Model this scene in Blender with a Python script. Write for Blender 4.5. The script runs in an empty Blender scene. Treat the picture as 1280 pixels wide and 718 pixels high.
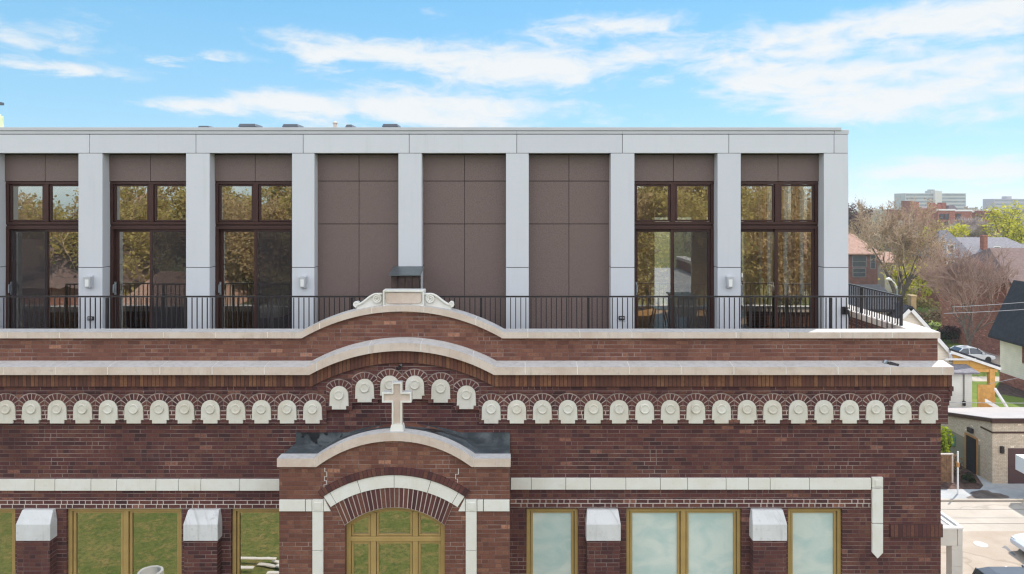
import bpy, bmesh, math, random
from mathutils import Vector, Matrix
rnd = random.Random(11)
SC = bpy.context.scene
COL = SC.collection
R = math.radians

# ------------------------------------------------------------------ survey of the photograph
FPX, CX, CY, CAM_H = 865.0, 645.0, 258.0, 16.0     # focal length, eye point and eye height
def X(px, D): return (px - CX) * D / FPX
def Z(py, D): return CAM_H - (py - CY) * D / FPX
def P(px, py, D): return Vector((X(px, D), D, Z(py, D)))
def GD(py): return FPX * CAM_H / (py - CY)          # depth of a ground point
def G(px, py):
    d = GD(py); return Vector((X(px, d), d, 0.0))

# ------------------------------------------------------------------ objects
def empty(name, loc=(0, 0, 0)):
    o = bpy.data.objects.new(name, None); COL.objects.link(o)
    o.location = loc; o.empty_display_size = 0.2
    return o
def tag(o, label, cat, group=None):
    o['label'] = label; o['category'] = cat
    if group: o['group'] = group
    return o
def thing(name, label, cat, loc=(0, 0, 0), group=None):
    return tag(empty(name, loc), label, cat, group)
def origin(parent):
    v = Vector((0, 0, 0))
    while parent is not None:
        v += Vector(parent.location); parent = parent.parent
    return v
def kids(o): return [c for c in COL.objects if c.parent == o]
def copy_tree(o, parent=None, tree=None):
    c = o.copy(); COL.objects.link(c); c.parent = parent
    for ch in list(o.children): copy_tree(ch, c)
    return c

class MB:
    """collects faces, then links them as one mesh object; coordinates are world coordinates"""
    def __init__(s): s.v = []; s.f = []; s.uv = []; s.m = []
    def face(s, pts, uv=None, m=0):
        i = len(s.v); s.v += [tuple(p) for p in pts]
        s.f.append(tuple(range(i, i + len(pts)))); s.uv.append(uv or [(0, 0)] * len(pts)); s.m.append(m)
    def box(s, x0, x1, y0, y1, z0, z1, m=0):
        if x1 < x0: x0, x1 = x1, x0
        if y1 < y0: y0, y1 = y1, y0
        if z1 < z0: z0, z1 = z1, z0
        b = len(s.v)
        s.v += [(x0,y0,z0),(x1,y0,z0),(x1,y1,z0),(x0,y1,z0),(x0,y0,z1),(x1,y0,z1),(x1,y1,z1),(x0,y1,z1)]
        for q in ((0,3,2,1),(4,5,6,7),(0,1,5,4),(1,2,6,5),(2,3,7,6),(3,0,4,7)):
            s.f.append(tuple(b + k for k in q)); s.uv.append([(0, 0)] * 4); s.m.append(m)
        return s
    def prism(s, poly, y0, y1, m=0):
        """polygon of (x, z), anticlockwise seen from the front, pushed from y0 (front) to y1"""
        n = len(poly)
        s.face([(x, y0, z) for x, z in poly], m=m)
        s.face([(x, y1, z) for x, z in reversed(poly)], m=m)
        for i in range(n):
            a, b = poly[i], poly[(i + 1) % n]
            s.face([(a[0], y0, a[1]), (a[0], y1, a[1]), (b[0], y1, b[1]), (b[0], y0, b[1])], m=m)
        return s
    def hexa(s, c, m=0):
        """eight corners: bottom ring of four then top ring of four, anticlockwise from above"""
        b = len(s.v); s.v += [tuple(p) for p in c]
        for q in ((0,3,2,1),(4,5,6,7),(0,1,5,4),(1,2,6,5),(2,3,7,6),(3,0,4,7)):
            s.f.append(tuple(b + k for k in q)); s.uv.append([(0, 0)] * 4); s.m.append(m)
        return s
    def strip(s, xs, zt, zb, y0, y1, uvm=False, v_h=0.214, ytop=0.0):
        """closed wall between two curves zt(x), zb(x); uv = (arc length, height)"""
        u = 0.0
        for a, b in zip(xs[:-1], xs[1:]):
            ta, tb, ba, bb = zt(a), zt(b), zb(a), zb(b)
            if ta - ba < 1e-5 and tb - bb < 1e-5: continue
            du = math.hypot(b - a, (ta + ba) / 2 - (tb + bb) / 2)
            uv = [(u, 0), (u + du, 0), (u + du, v_h), (u, v_h)]
            s.face([(a, y0, ba), (b, y0, bb), (b, y0, tb), (a, y0, ta)], uv)
            s.face([(b, y1, bb), (a, y1, ba), (a, y1, ta + ytop), (b, y1, tb + ytop)], uv)
            s.face([(a, y0, ta), (b, y0, tb), (b, y1, tb + ytop), (a, y1, ta + ytop)], uv)
            s.face([(a, y1, ba), (b, y1, bb), (b, y0, bb), (a, y0, ba)], uv)
            u += du
        for x, sg in ((xs[0], 1), (xs[-1], -1)):
            t, b = zt(x), zb(x)
            if t - b > 1e-5:
                q = [(x, y1, b), (x, y0, b), (x, y0, t), (x, y1, t + ytop)]
                s.face(q if sg > 0 else q[::-1], [(0, 0), (.2, 0), (.2, v_h), (0, v_h)])
        return s
    def tube(s, pts, r, n=6, cap=True, m=0):
        pts = [Vector(p) for p in pts]; k = len(pts)
        rs = r if isinstance(r, (list, tuple)) else [r] * k
        b = len(s.v); up = Vector((0, 0, 1)); prev = None
        for i, p in enumerate(pts):
            d = (pts[min(i + 1, k - 1)] - pts[max(i - 1, 0)])
            if d.length < 1e-9: d = Vector((0, 0, 1))
            d.normalize()
            if prev is None:
                a = d.cross(up if abs(d.z) < .95 else Vector((1, 0, 0)))
            else:
                a = prev - d * prev.dot(d)
            if a.length < 1e-6: a = d.cross(Vector((1, .3, .2)))
            a.normalize(); prev = a; c = d.cross(a)
            for j in range(n):
                t = 2 * math.pi * j / n
                q = p + (a * math.cos(t) + c * math.sin(t)) * rs[i]
                s.v.append((q.x, q.y, q.z))
        for i in range(k - 1):
            for j in range(n):
                j2 = (j + 1) % n
                s.f.append((b + i*n + j, b + i*n + j2, b + (i+1)*n + j2, b + (i+1)*n + j))
                s.uv.append([(0, 0)] * 4); s.m.append(m)
        if cap:
            s.f.append(tuple(b + j for j in reversed(range(n)))); s.uv.append([(0, 0)] * n); s.m.append(m)
            s.f.append(tuple(b + (k-1)*n + j for j in range(n))); s.uv.append([(0, 0)] * n); s.m.append(m)
        return s
    def lathe(s, c, prof, n=24, axis='z', m=0):
        """profile of (radius, height) turned about an axis through c"""
        b = len(s.v); k = len(prof); c = Vector(c)
        for r, h in prof:
            for j in range(n):
                t = 2 * math.pi * j / n; a, d = r * math.cos(t), r * math.sin(t)
                q = (a, d, h) if axis == 'z' else ((a, h, d) if axis == 'y' else (h, a, d))
                s.v.append((c.x + q[0], c.y + q[1], c.z + q[2]))
        for i in range(k - 1):
            for j in range(n):
                j2 = (j + 1) % n
                s.f.append((b + i*n + j, b + i*n + j2, b + (i+1)*n + j2, b + (i+1)*n + j))
                s.uv.append([(0, 0)] * 4); s.m.append(m)
        for i, fl in ((0, True), (k - 1, False)):
            if prof[i][0] > 1e-6:
                q = [b + i*n + j for j in range(n)]
                s.f.append(tuple(reversed(q)) if fl else tuple(q)); s.uv.append([(0, 0)] * n); s.m.append(m)
        return s
    def build(s, name, mat, parent=None, bevel=0, smooth=False, kind=None, label=None, segs=2):
        o0 = origin(parent)
        me = bpy.data.meshes.new(name)
        me.from_pydata([(p[0] - o0.x, p[1] - o0.y, p[2] - o0.z) for p in s.v], [], s.f)
        ul = me.uv_layers.new(name='UVMap')
        flat = [c for q in s.uv for t in q for c in t]
        ul.data.foreach_set('uv', flat)
        for mm in (mat if isinstance(mat, (list, tuple)) else [mat]): me.materials.append(mm)
        if any(s.m): me.polygons.foreach_set('material_index', s.m)
        if smooth: me.polygons.foreach_set('use_smooth', [True] * len(me.polygons))
        me.update()
        o = bpy.data.objects.new(name, me); COL.objects.link(o)
        if parent is not None: o.parent = parent
        if kind: o['kind'] = kind
        if label: o['label'] = label
        if bevel:
            bm = bmesh.new(); bm.from_mesh(me)
            bmesh.ops.remove_doubles(bm, verts=bm.verts, dist=1e-5)
            bmesh.ops.recalc_face_normals(bm, faces=bm.faces)
            bm.to_mesh(me); bm.free()
            md = o.modifiers.new('Bevel', 'BEVEL'); md.width = bevel; md.segments = segs
            md.limit_method = 'ANGLE'; md.angle_limit = R(30)
        return o

# ------------------------------------------------------------------ materials
def srgb(r, g, b):
    f = lambda c: (c/255/12.92 if c/255 <= .04045 else ((c/255 + .055)/1.055) ** 2.4)
    return (f(r), f(g), f(b), 1.0)
class NT:
    def __init__(s, name, world=False):
        if world:
            s.m = bpy.data.worlds.new(name); s.m.use_nodes = True
        else:
            s.m = bpy.data.materials.new(name); s.m.use_nodes = True
        s.t = s.m.node_tree; s.t.nodes.clear()
    def n(s, typ, **kw):
        nd = s.t.nodes.new(typ)
        for k, v in kw.items():
            if k.startswith('_'): setattr(nd, k[1:], v)
        return nd
    def put(s, sock, val):
        if val is None: return
        if hasattr(val, 'is_linked') or isinstance(val, bpy.types.NodeSocket): s.t.links.new(val, sock)
        else: sock.default_value = val
    def math(s, op, a, b=None, c=None, clamp=False):
        nd = s.n('ShaderNodeMath', _operation=op, _use_clamp=clamp)
        s.put(nd.inputs[0], a)
        if b is not None: s.put(nd.inputs[1], b)
        if c is not None: s.put(nd.inputs[2], c)
        return nd.outputs[0]
    def mix(s, fac, a, b, blend='MIX'):
        nd = s.n('ShaderNodeMix', _data_type='RGBA', _blend_type=blend)
        s.put(nd.inputs[0], fac); s.put(nd.inputs[6], a); s.put(nd.inputs[7], b)
        return nd.outputs[2]
    def ramp(s, fac, stops, interp='LINEAR'):
        nd = s.n('ShaderNodeValToRGB'); cr = nd.color_ramp; cr.interpolation = interp
        while len(cr.elements) < len(stops): cr.elements.new(.5)
        for e, (p, c) in zip(cr.elements, stops):
            e.position = p; e.color = c if len(c) == 4 else (*c, 1)
        s.put(nd.inputs[0], fac); return nd.outputs[0]
    def step(s, v, a, b):
        nd = s.n('ShaderNodeMapRange', _interpolation_type='SMOOTHSTEP')
        s.put(nd.inputs[0], v); nd.inputs[1].default_value = a; nd.inputs[2].default_value = b
        return nd.outputs[0]
    def noise(s, vec, scale, detail=3, rough=.55, dist=0):
        nd = s.n('ShaderNodeTexNoise'); s.put(nd.inputs['Vector'], vec)
        nd.inputs['Scale'].default_value = scale; nd.inputs['Detail'].default_value = detail
        nd.inputs['Roughness'].default_value = rough; nd.inputs['Distortion'].default_value = dist
        return nd.outputs[0]
    def pos(s): return s.n('ShaderNodeNewGeometry').outputs['Position']
    def sep(s, v):
        nd = s.n('ShaderNodeSeparateXYZ'); s.put(nd.inputs[0], v); return nd.outputs
    def comb(s, x, y, z=0.0):
        nd = s.n('ShaderNodeCombineXYZ'); s.put(nd.inputs[0], x); s.put(nd.inputs[1], y); s.put(nd.inputs[2], z)
        return nd.outputs[0]
    def bump(s, h, strength=.4, dist=.01):
        nd = s.n('ShaderNodeBump'); nd.inputs['Strength'].default_value = strength
        nd.inputs['Distance'].default_value = dist; s.put(nd.inputs['Height'], h); return nd.outputs[0]
    def out(s, base=None, rough=.8, metal=0, normal=None, spec=.3, shader=None):
        o = s.n('ShaderNodeOutputMaterial')
        if shader is None:
            p = s.n('ShaderNodeBsdfPrincipled'); s.put(p.inputs['Base Color'], base)
            s.put(p.inputs['Roughness'], rough); s.put(p.inputs['Metallic'], metal)
            p.inputs['Specular IOR Level'].default_value = spec
            if normal is not None: s.put(p.inputs['Normal'], normal)
            shader = p.outputs[0]
        s.t.links.new(shader, o.inputs['Surface'])
        return s.m

def L4(c, k=1.0): return (c[0]*k, c[1]*k, c[2]*k, 1.0)

def plain(name, col, rough=.7, metal=0, var=.12, scale=3.0, bump=.15, bscale=60, spec=.3, stain=None, stain_amt=.35):
    """one colour with soft blotches and a fine grain"""
    t = NT(name); p = t.pos()
    n1 = t.noise(p, scale, 4, .6); n2 = t.noise(p, bscale, 2, .5)
    c = t.mix(t.step(n1, .3, .7), L4(col, 1 - var), L4(col, 1 + var))
    if stain:
        n3 = t.noise(p, scale * .7 + 1.3, 6, .7, .6)
        c = t.mix(t.math('MULTIPLY', t.step(n3, .55, .72), stain_amt), c, stain)
    return t.out(c, rough, metal, t.bump(n2, bump, .01) if bump else None, spec)

def brick(name, stops, m_dark, m_light, light=(.45, .7), bl=.214, bh=.0715, mw=.009, uv=False, vertical=False, bond='run', dirt=.35, bumpd=.006):
    t = NT(name)
    if uv:
        s = t.sep(t.n('ShaderNodeUVMap').outputs[0]); u, v = s[0], s[1]
    else:
        s = t.sep(t.pos()); u = t.math('ADD', s[0], s[1]); v = s[2]
    p = t.pos()
    # uneven hand laying
    jig = t.noise(p, 9, 2)
    v = t.math('ADD', v, t.math('MULTIPLY', t.math('SUBTRACT', jig, .5), .006))
    row = t.math('FLOOR', t.math('DIVIDE', v, bh)); fv = t.math('FRACT', t.math('DIVIDE', v, bh))
    wn_r = t.n('ShaderNodeTexWhiteNoise', _noise_dimensions='1D'); t.put(wn_r.inputs['W'], row)
    if vertical: sh = 0.0
    else: sh = t.math('ADD', t.math('MULTIPLY', t.math('MODULO', t.math('ABSOLUTE', row), 2.0), .5), t.math('MULTIPLY', wn_r.outputs[0], .18))
    uu = t.math('ADD', t.math('DIVIDE', u, bl), sh)
    col = t.math('FLOOR', uu); fu = t.math('FRACT', uu)
    wn = t.n('ShaderNodeTexWhiteNoise', _noise_dimensions='2D'); t.put(wn.inputs['Vector'], t.comb(col, row))
    wn2 = t.n('ShaderNodeTexWhiteNoise', _noise_dimensions='2D'); t.put(wn2.inputs['Vector'], t.comb(t.math('ADD', col, 31.5), row))
    wid = t.math('ADD', mw * .5, t.math('MULTIPLY', t.noise(p, 14, 2), mw))
    du = t.math('MULTIPLY', t.math('MINIMUM', fu, t.math('SUBTRACT', 1.0, fu)), bl)
    if not vertical:      # some stretchers are really two headers
        split = t.math('GREATER_THAN', wn2.outputs[0], .66)
        mid = t.math('ADD', t.math('MULTIPLY', t.math('ABSOLUTE', t.math('SUBTRACT', fu, .5)), bl), t.math('MULTIPLY', t.math('SUBTRACT', 1.0, split), 9.0))
        du = t.math('MINIMUM', du, mid)
        half = t.math('MULTIPLY', split, t.math('GREATER_THAN', fu, .5))
    dv = t.math('MULTIPLY', t.math('MINIMUM', fv, t.math('SUBTRACT', 1.0, fv)), bh)
    d = t.math('MINIMUM', du, dv)
    edge = t.math('DIVIDE', t.math('SUBTRACT', d, t.math('MULTIPLY', wid, .42)), .004)
    mask = t.math('MINIMUM', t.math('MAXIMUM', edge, 0.0), 1.0)          # 1 on the brick face
    big = t.noise(p, 1.1, 3, .6)
    hv = wn.outputs[0]
    if not vertical: hv = t.math('FRACT', t.math('ADD', wn.outputs[0], t.math('MULTIPLY', half, .37)))
    val = t.math('ADD', t.math('MULTIPLY', hv, .9), t.math('MULTIPLY', t.math('SUBTRACT', big, .5), .7))
    val = t.math('ADD', val, .1)
    bc = t.ramp(val, stops)
    if not vertical: bc = t.mix(t.math('MULTIPLY', t.math('GREATER_THAN', wn2.outputs[0], .985), t.math('GREATER_THAN', bl, .2)), bc, L4(stops[-1][1], 1.6))
    fine = t.noise(p, 34, 5, .75)
    bc = t.mix(t.math('MULTIPLY', t.step(fine, .44, .66), .62), bc, L4(stops[-1][1], .45))
    # pale repointed mortar comes and goes in runs along the courses
    pp = t.comb(t.math('MULTIPLY', u, 1.3), t.math('MULTIPLY', row, 1.7), 0.0)
    patch = t.math('ADD', t.math('MULTIPLY', t.noise(pp, 1.0, 2, .6), .6), t.math('MULTIPLY', t.noise(p, .9, 3, .6), .4))
    lt = t.step(patch, light[0], light[1])
    if not vertical and light[0] > .35: lt = t.math('MULTIPLY', lt, t.math('SUBTRACT', 1.0, t.math('MULTIPLY', t.math('LESS_THAN', du, dv), t.step(t.noise(p, 3.1, 2), .4, .55))))
    mc = t.mix(lt, m_dark, m_light)
    c = t.mix(mask, mc, bc)
    ef = t.step(t.noise(t.comb(t.math('MULTIPLY', u, .9), t.math('MULTIPLY', v, 2.2), 3.0), 1.0, 6, .7, .5), .56, .78)
    c = t.mix(t.math('MULTIPLY', ef, .10), c, (.34, .27, .25, 1))
    if dirt:
        dn = t.noise(p, .8, 5, .65, .4)
        c = t.mix(t.math('MULTIPLY', t.step(dn, .5, .75), dirt), c, L4(stops[0][1], .55))
    h = t.math('ADD', t.math('MULTIPLY', mask, 1.0), t.math('MULTIPLY', fine, .35))
    return t.out(c, .88, 0, t.bump(h, .6, bumpd), .25)

DKS = [(0.0, (.046, .023, .027)), (.22, (.076, .032, .035)), (.45, (.102, .039, .040)), (.8, (.124, .049, .043)), (1.0, (.150, .066, .049))]
RDS = [(0.0, (.115, .050, .040)), (.3, (.155, .063, .047)), (.6, (.182, .076, .055)), (.85, (.205, .09, .062)), (1.0, (.24, .115, .075))]
SOS = [(0.0, (.085, .042, .038)), (.35, (.125, .052, .042)), (.7, (.165, .070, .048)), (1.0, (.23, .11, .062))]
MD, ML = (.105, .064, .060, 1), (.36, .285, .26, 1)
M = {}
M['brick'] = brick('DarkBrick', DKS, MD, ML, (.40, .72), mw=.008)
M['brick_light'] = brick('DarkBrickPaleJoints', DKS, MD, (.48, .40, .36, 1), (.2, .45), mw=.011)
M['brick_band'] = brick('BrickPaleJointBand', DKS, (.36, .30, .28, 1), (.52, .45, .42, 1), (.2, .5), mw=.012, uv=True)
M['brick_red'] = brick('RedderBrick', RDS, (.13, .075, .062, 1), ML, (.40, .70), mw=.008)
M['soldier'] = brick('SoldierBrick', SOS, (.06, .032, .028, 1), (.3, .2, .17, 1), (.62, .8), bl=.0715, bh=.214, uv=True, vertical=True)
M['soldier_dark'] = brick('SoldierBrickDark', DKS, (.05, .028, .028, 1), (.4, .32, .3, 1), (.6, .75), bl=.0715, bh=.214, uv=True, vertical=True)
M['voussoir'] = brick('VoussoirBrick', DKS, (.22, .16, .15, 1), (.42, .34, .31, 1), (.35, .6), bl=.0715, bh=.50, uv=True, vertical=True, mw=.012)
M['far_brick'] = brick('FarRedBrick', [(0, (.20, .07, .05)), (.5, (.32, .115, .08)), (1, (.42, .17, .12))], (.2, .12, .1, 1), (.42, .34, .3, 1), bl=.4, bh=.12, mw=.012, dirt=.2)
M['tan_brick'] = brick('TanBrick', [(0, (.50, .40, .30)), (.5, (.60, .49, .375)), (1, (.66, .55, .43))], (.3, .24, .18, 1), (.5, .42, .34, 1), bl=.22, bh=.08, mw=.010, dirt=.15)
def stone(name, col, warm, dark, amt=.35, top=False, vary=False):
    t = NT(name); p = t.pos()
    n1 = t.noise(p, 2.2, 5, .65, .3); n2 = t.noise(p, 11, 4, .6); n3 = t.noise(p, 80, 3, .6)
    c = t.mix(t.step(n1, .35, .68), col, warm)
    c = t.mix(t.math('MULTIPLY', t.step(n2, .56, .78), amt), c, dark)
    c = t.mix(t.math('MULTIPLY', t.step(n3, .5, .8), .18), c, dark)
    s = t.sep(p); sk = t.noise(t.comb(t.math('MULTIPLY', t.math('ADD', s[0], s[1]), 9.0), t.math('MULTIPLY', s[2], .9), 0.0), 1.0, 4, .65)
    c = t.mix(t.math('MULTIPLY', t.step(sk, .54, .74), amt * .9), c, dark)
    if vary:
        rn = t.n('ShaderNodeObjectInfo').outputs['Random']
        c = t.mix(t.math('MULTIPLY', rn, .30), c, L4(warm, .72))
    if top:      # upward faces greyed: skylight on the tops painted into the colour
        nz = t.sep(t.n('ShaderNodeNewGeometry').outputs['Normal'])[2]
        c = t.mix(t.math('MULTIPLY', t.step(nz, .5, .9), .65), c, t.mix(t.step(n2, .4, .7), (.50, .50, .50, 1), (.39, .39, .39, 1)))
    return t.out(c, .85, 0, t.bump(n3, .25, .004), .25)
M['stone'] = stone('PaleLimestone', (.70, .69, .65, 1), (.66, .63, .57, 1), (.45, .41, .36, 1), .22)
M['stone_med'] = stone('MedallionStone', (.66, .64, .585, 1), (.60, .555, .47, 1), (.40, .355, .30, 1), .45, False, True)
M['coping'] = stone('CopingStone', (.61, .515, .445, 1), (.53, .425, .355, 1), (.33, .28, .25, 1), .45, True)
M['white_cap'] = stone('PaintedCap', (.63, .63, .64, 1), (.55, .55, .55, 1), (.30, .29, .28, 1), .5)
M['joint'] = plain('PaleJoint', (.66, .63, .6), .9)
M['dark_joint'] = plain('DarkJoint', (.10, .09, .085), .9)
def grey_panel():
    t = NT('GreyPanel'); p = t.pos(); s = t.sep(p); rn = t.n('ShaderNodeObjectInfo').outputs['Random']
    c = t.mix(rn, (.545, .558, .595, 1), (.585, .598, .63, 1))
    sk = t.noise(t.comb(t.math('MULTIPLY', t.math('ADD', s[0], s[1]), 7.0), t.math('MULTIPLY', s[2], .45), 0.0), 1.0, 4, .6)
    c = t.mix(t.math('MULTIPLY', t.step(sk, .52, .78), .22), c, (.42, .43, .44, 1))
    c = t.mix(t.math('MULTIPLY', t.step(t.noise(p, 1.5, 3), .45, .7), .10), c, (.46, .47, .47, 1))
    return t.out(c, .45, 0, t.bump(t.noise(p, 1.2, 1), .05, .02), .4)
M['panel'] = grey_panel()
M['panel_trim'] = plain('GreyTrimMetal', (.48, .49, .51), .4, .0, .04, .8, .03, 90, .4)
M['gap'] = plain('ShadowGap', (.02, .02, .02), .9)
def brown_panel():
    t = NT('BrownPanel'); p = t.pos()
    n = t.noise(p, 70, 2, .6); b = t.noise(p, .7, 2)
    c = t.mix(t.step(n, .35, .65), (.118, .082, .074, 1), (.172, .124, .112, 1))
    c = t.mix(t.math('MULTIPLY', b, .25), c, (.15, .107, .097, 1))
    return t.out(c, .55, 0, t.bump(n, .15, .003), .4)
M['brown'] = brown_panel()
M['bronze'] = plain('BronzeFrame', (.055, .026, .022), .4, .2, .1, 4, 0)
M['black_metal'] = plain('BlackRail', (.035, .030, .032), .42, .3, .1, 5, 0)
M['ochre'] = plain('OchreFrame', (.36, .245, .095), .5, 0, .08, 4, .05, 40)
M['ochre_dark'] = plain('OchreGroove', (.20, .135, .055), .6, 0, .08, 4, .05, 40)
def glass(name, refl, tint, wav=.05, rough=0.0, wscale=1.7):
    t = NT(name); p = t.pos()
    b = t.bump(t.noise(p, wscale, 3, .5), wav, .012)
    tr = t.n('ShaderNodeBsdfTransparent'); tr.inputs[0].default_value = (*tint, 1)
    gl = t.n('ShaderNodeBsdfGlossy'); gl.inputs['Roughness'].default_value = rough
    gl.inputs['Color'].default_value = (1.0, .97, .88, 1); t.put(gl.inputs['Normal'], b)
    lw = t.n('ShaderNodeLayerWeight'); lw.inputs[0].default_value = .3
    bf = t.n('ShaderNodeNewGeometry').outputs['Backfacing']; fr = t.math('SUBTRACT', 1.0, bf)
    t.put(tr.inputs[0], t.mix(bf, (*tint, 1), (1, 1, 1, 1)))
    f = t.math('ADD', refl, t.math('MULTIPLY', lw.outputs['Fresnel'], .5), clamp=True)
    f = t.math('MULTIPLY', f, fr)
    mx = t.n('ShaderNodeMixShader'); t.put(mx.inputs[0], f)
    t.t.links.new(tr.outputs[0], mx.inputs[1]); t.t.links.new(gl.outputs[0], mx.inputs[2])
    return t.out(shader=mx.outputs[0])
M['glass'] = glass('PenthouseGlass', .44, (.88, .88, .82))
M['glass_low'] = glass('LowerGlass', .62, (.5, .55, .5), .03)
M['glass_far'] = plain('FarWindowGlass', (.05, .06, .08), .15, 0, .2, 2, 0, spec=.6)
def screen():
    t = NT('InsectScreen')
    tr = t.n('ShaderNodeBsdfTransparent')
    di = t.n('ShaderNodeBsdfDiffuse'); di.inputs[0].default_value = (.055, .05, .055, 1)
    mx = t.n('ShaderNodeMixShader'); mx.inputs[0].default_value = .33
    t.t.links.new(tr.outputs[0], mx.inputs[1]); t.t.links.new(di.outputs[0], mx.inputs[2])
    return t.out(shader=mx.outputs[0])
M['screen'] = screen()
def film():
    t = NT('WindowFilm'); p = t.pos()
    s = t.sep(p)
    n = t.noise(t.comb(t.math('MULTIPLY', s[0], 1.0), s[1], t.math('MULTIPLY', s[2], 1.6)), 1.5, 5, .55, .8)
    n2 = t.noise(p, 26, 3, .6, 1.5)
    c = t.mix(t.step(n, .3, .7), (.42, .54, .525, 1), (.60, .65, .61, 1))
    c = t.mix(t.math('MULTIPLY', t.step(n2, .55, .75), .12), c, (.66, .68, .62, 1))
    return t.out(c, .25, 0, t.bump(n2, .25, .01), .5)
M['film'] = film()
M['white_paint'] = plain('WhitePaint', (.74, .74, .74), .5, 0, .03, 2, .02)
M['dark_int'] = plain('DarkInterior', (.16, .15, .14), .8, 0, .1, 2, 0)
M['wall_int'] = plain('RoomWall', (.42, .41, .39), .8, 0, .03, 2, 0)
def woodfloor():
    t = NT('WoodFloor'); s = t.sep(t.pos())
    pl = t.math('FLOOR', t.math('MULTIPLY', s[0], 7.0))
    w = t.n('ShaderNodeTexWhiteNoise', _noise_dimensions='1D'); t.put(w.inputs['W'], pl)
    c = t.mix(w.outputs[0], (.36, .19, .07, 1), (.50, .29, .12, 1))
    return t.out(c, .35, 0, None, .4)
M['wood_floor'] = woodfloor()
M['warm_wall'] = plain('WarmRoomWall', (.56, .47, .34), .8, 0, .03, 2, 0)
M['amber'] = plain('AmberTimber', (.42, .21, .07), .5, 0, .12, 5, .1)
M['black_fabric'] = plain('BlackUpholstery', (.018, .018, .02), .75, 0, .2, 6, .3)
M['white_plastic'] = plain('WhitePlastic', (.72, .72, .7), .35, 0, .03, 2, 0)
def membrane():
    t = NT('RoofMembrane'); p = t.pos()
    n = t.noise(p, 2.6, 5, .65, .5); n2 = t.noise(p, 25, 3)
    c = t.mix(t.step(n, .4, .7), (.045, .055, .062, 1), (.13, .145, .155, 1))
    w = t.step(t.noise(p, 1.7, 4, .6, 1.2), .58, .62)
    c = t.mix(w, c, (.02, .022, .025, 1))
    return t.out(c, t.math('SUBTRACT', .7, t.math('MULTIPLY', w, .38)), 0, t.bump(n2, .2, .01), .4)
M['membrane'] = membrane()
M['roof_grey'] = plain('GreyRoof', (.30, .30, .31), .8)
M['timber_brown'] = plain('WeatheredTimber', (.06, .04, .036), .75, 0, .3, 6, .3)
M['dark_lid'] = plain('DarkMetalLid', (.15, .17, .18), .3, .6, .1, 5, .05)
M['metal_lid'] = plain('GalvanisedLid', (.36, .40, .43), .28, .7, .1, 5, .05)
# ================================================================== THE BRICK BUILDING
DW, DN, DS, DC, DP, DU = 12.36, 12.29, 12.25, 12.13, 12.42, 12.36
XR = X(1176, DW)                 # right corner of the brick wall
XL = -12.6                       # the wall runs on past the left edge of the photograph
church = thing('church_building', 'long dark brown brick church building with arched parapet and row of pale stone medallions', 'building', (0, DW, 0))
def zc(py, D=DW): return Z(py, D)
def xc(px, D=DW): return X(px, D)

def arch_curve(px_l, px_r, py_flat, py_top, D):
    """flat line that swells into a circular arc between px_l and px_r"""
    xl, xr, zf, zt = X(px_l, D), X(px_r, D), Z(py_flat, D), Z(py_top, D)
    w, h = (xr - xl) / 2, zt - zf
    rad = (w*w + h*h) / (2*h); xm = (xl + xr) / 2; zm = zt - rad
    def make(off=0.0):
        r = rad + off
        def f(x):
            q = r*r - (x - xm) ** 2
            return max(zf + off, zm + math.sqrt(q)) if q > 0 else zf + off
        hw = math.sqrt(max(r*r - (zf + off - zm) ** 2, 0))
        return f, xm - hw, xm + hw
    return make
def span(x0, x1, a, b, n=36):
    xs = {x0, x1}
    for v in (a, b):
        if x0 < v < x1: xs.add(v)
    lo, hi = max(a, x0), min(b, x1)
    for i in range(n + 1): xs.add(lo + (hi - lo) * i / n)
    xs = sorted(xs)
    o = [xs[0]]
    for v in xs[1:]:
        if v - o[-1] > 1e-4: o.append(v)
    return o

# openings in the main wall: (left px, right px) of the lower windows
WIN = [(-262, -118), (-125 + 6, 19), (83, 227), (289, 355), (658, 723), (783, 927), (985, 1053)]
WIN[0] = (-275, -206)
WZ1, WZ0 = zc(636), zc(636) - 2.35
def wall_grid(mb, x0, x1, z0, z1, holes, y, depth):
    xs = sorted({x0, x1, *[h for a in holes for h in a[:2] if x0 < h < x1]})
    zs = sorted({z0, z1, *[h for a in holes for h in a[2:] if z0 < h < z1]})
    for a, b in zip(xs[:-1], xs[1:]):
        for c, d in zip(zs[:-1], zs[1:]):
            mx, mz = (a+b)/2, (c+d)/2
            if any(h[0] < mx < h[1] and h[2] < mz < h[3] for h in holes): continue
            mb.face([(a, y, c), (b, y, c), (b, y, d), (a, y, d)])
    for h in holes:
        a, b, c, d = h
        mb.face([(a, y, c), (a, y, d), (a, y+depth, d), (a, y+depth, c)])
        mb.face([(b, y, d), (b, y, c), (b, y+depth, c), (b, y+depth, d)])
        mb.face([(a, y, d), (b, y, d), (b, y+depth, d), (a, y+depth, d)])
        mb.face([(a, y, c), (a, y+depth, c), (b, y+depth, c), (b, y, c)])
holes = [(xc(a), xc(b), WZ0, WZ1) for a, b in WIN]
ZN = zc(530, DN)                                  # foot of the arcaded zone
mb = MB()
zmid = zc(455)
PXL, PXR = X(349, 11.46), X(637, 11.46)           # porch sides
wall_top = zc(494)
wall_grid(mb, XL, XR, 0, wall_top, holes, DW, .26)
BACK = 31.0
mb.face([(XR, DW, 0), (XR, BACK, 0), (XR, BACK, wall_top), (XR, DW, wall_top)])
mb.face([(XL, BACK, 0), (XL, DW, 0), (XL, DW, wall_top), (XL, BACK, wall_top)])
mb.face([(XR, BACK, 0), (XL, BACK, 0), (XL, BACK, wall_top), (XR, BACK, wall_top)])
mb.build('wall', M['brick'], church)
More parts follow.
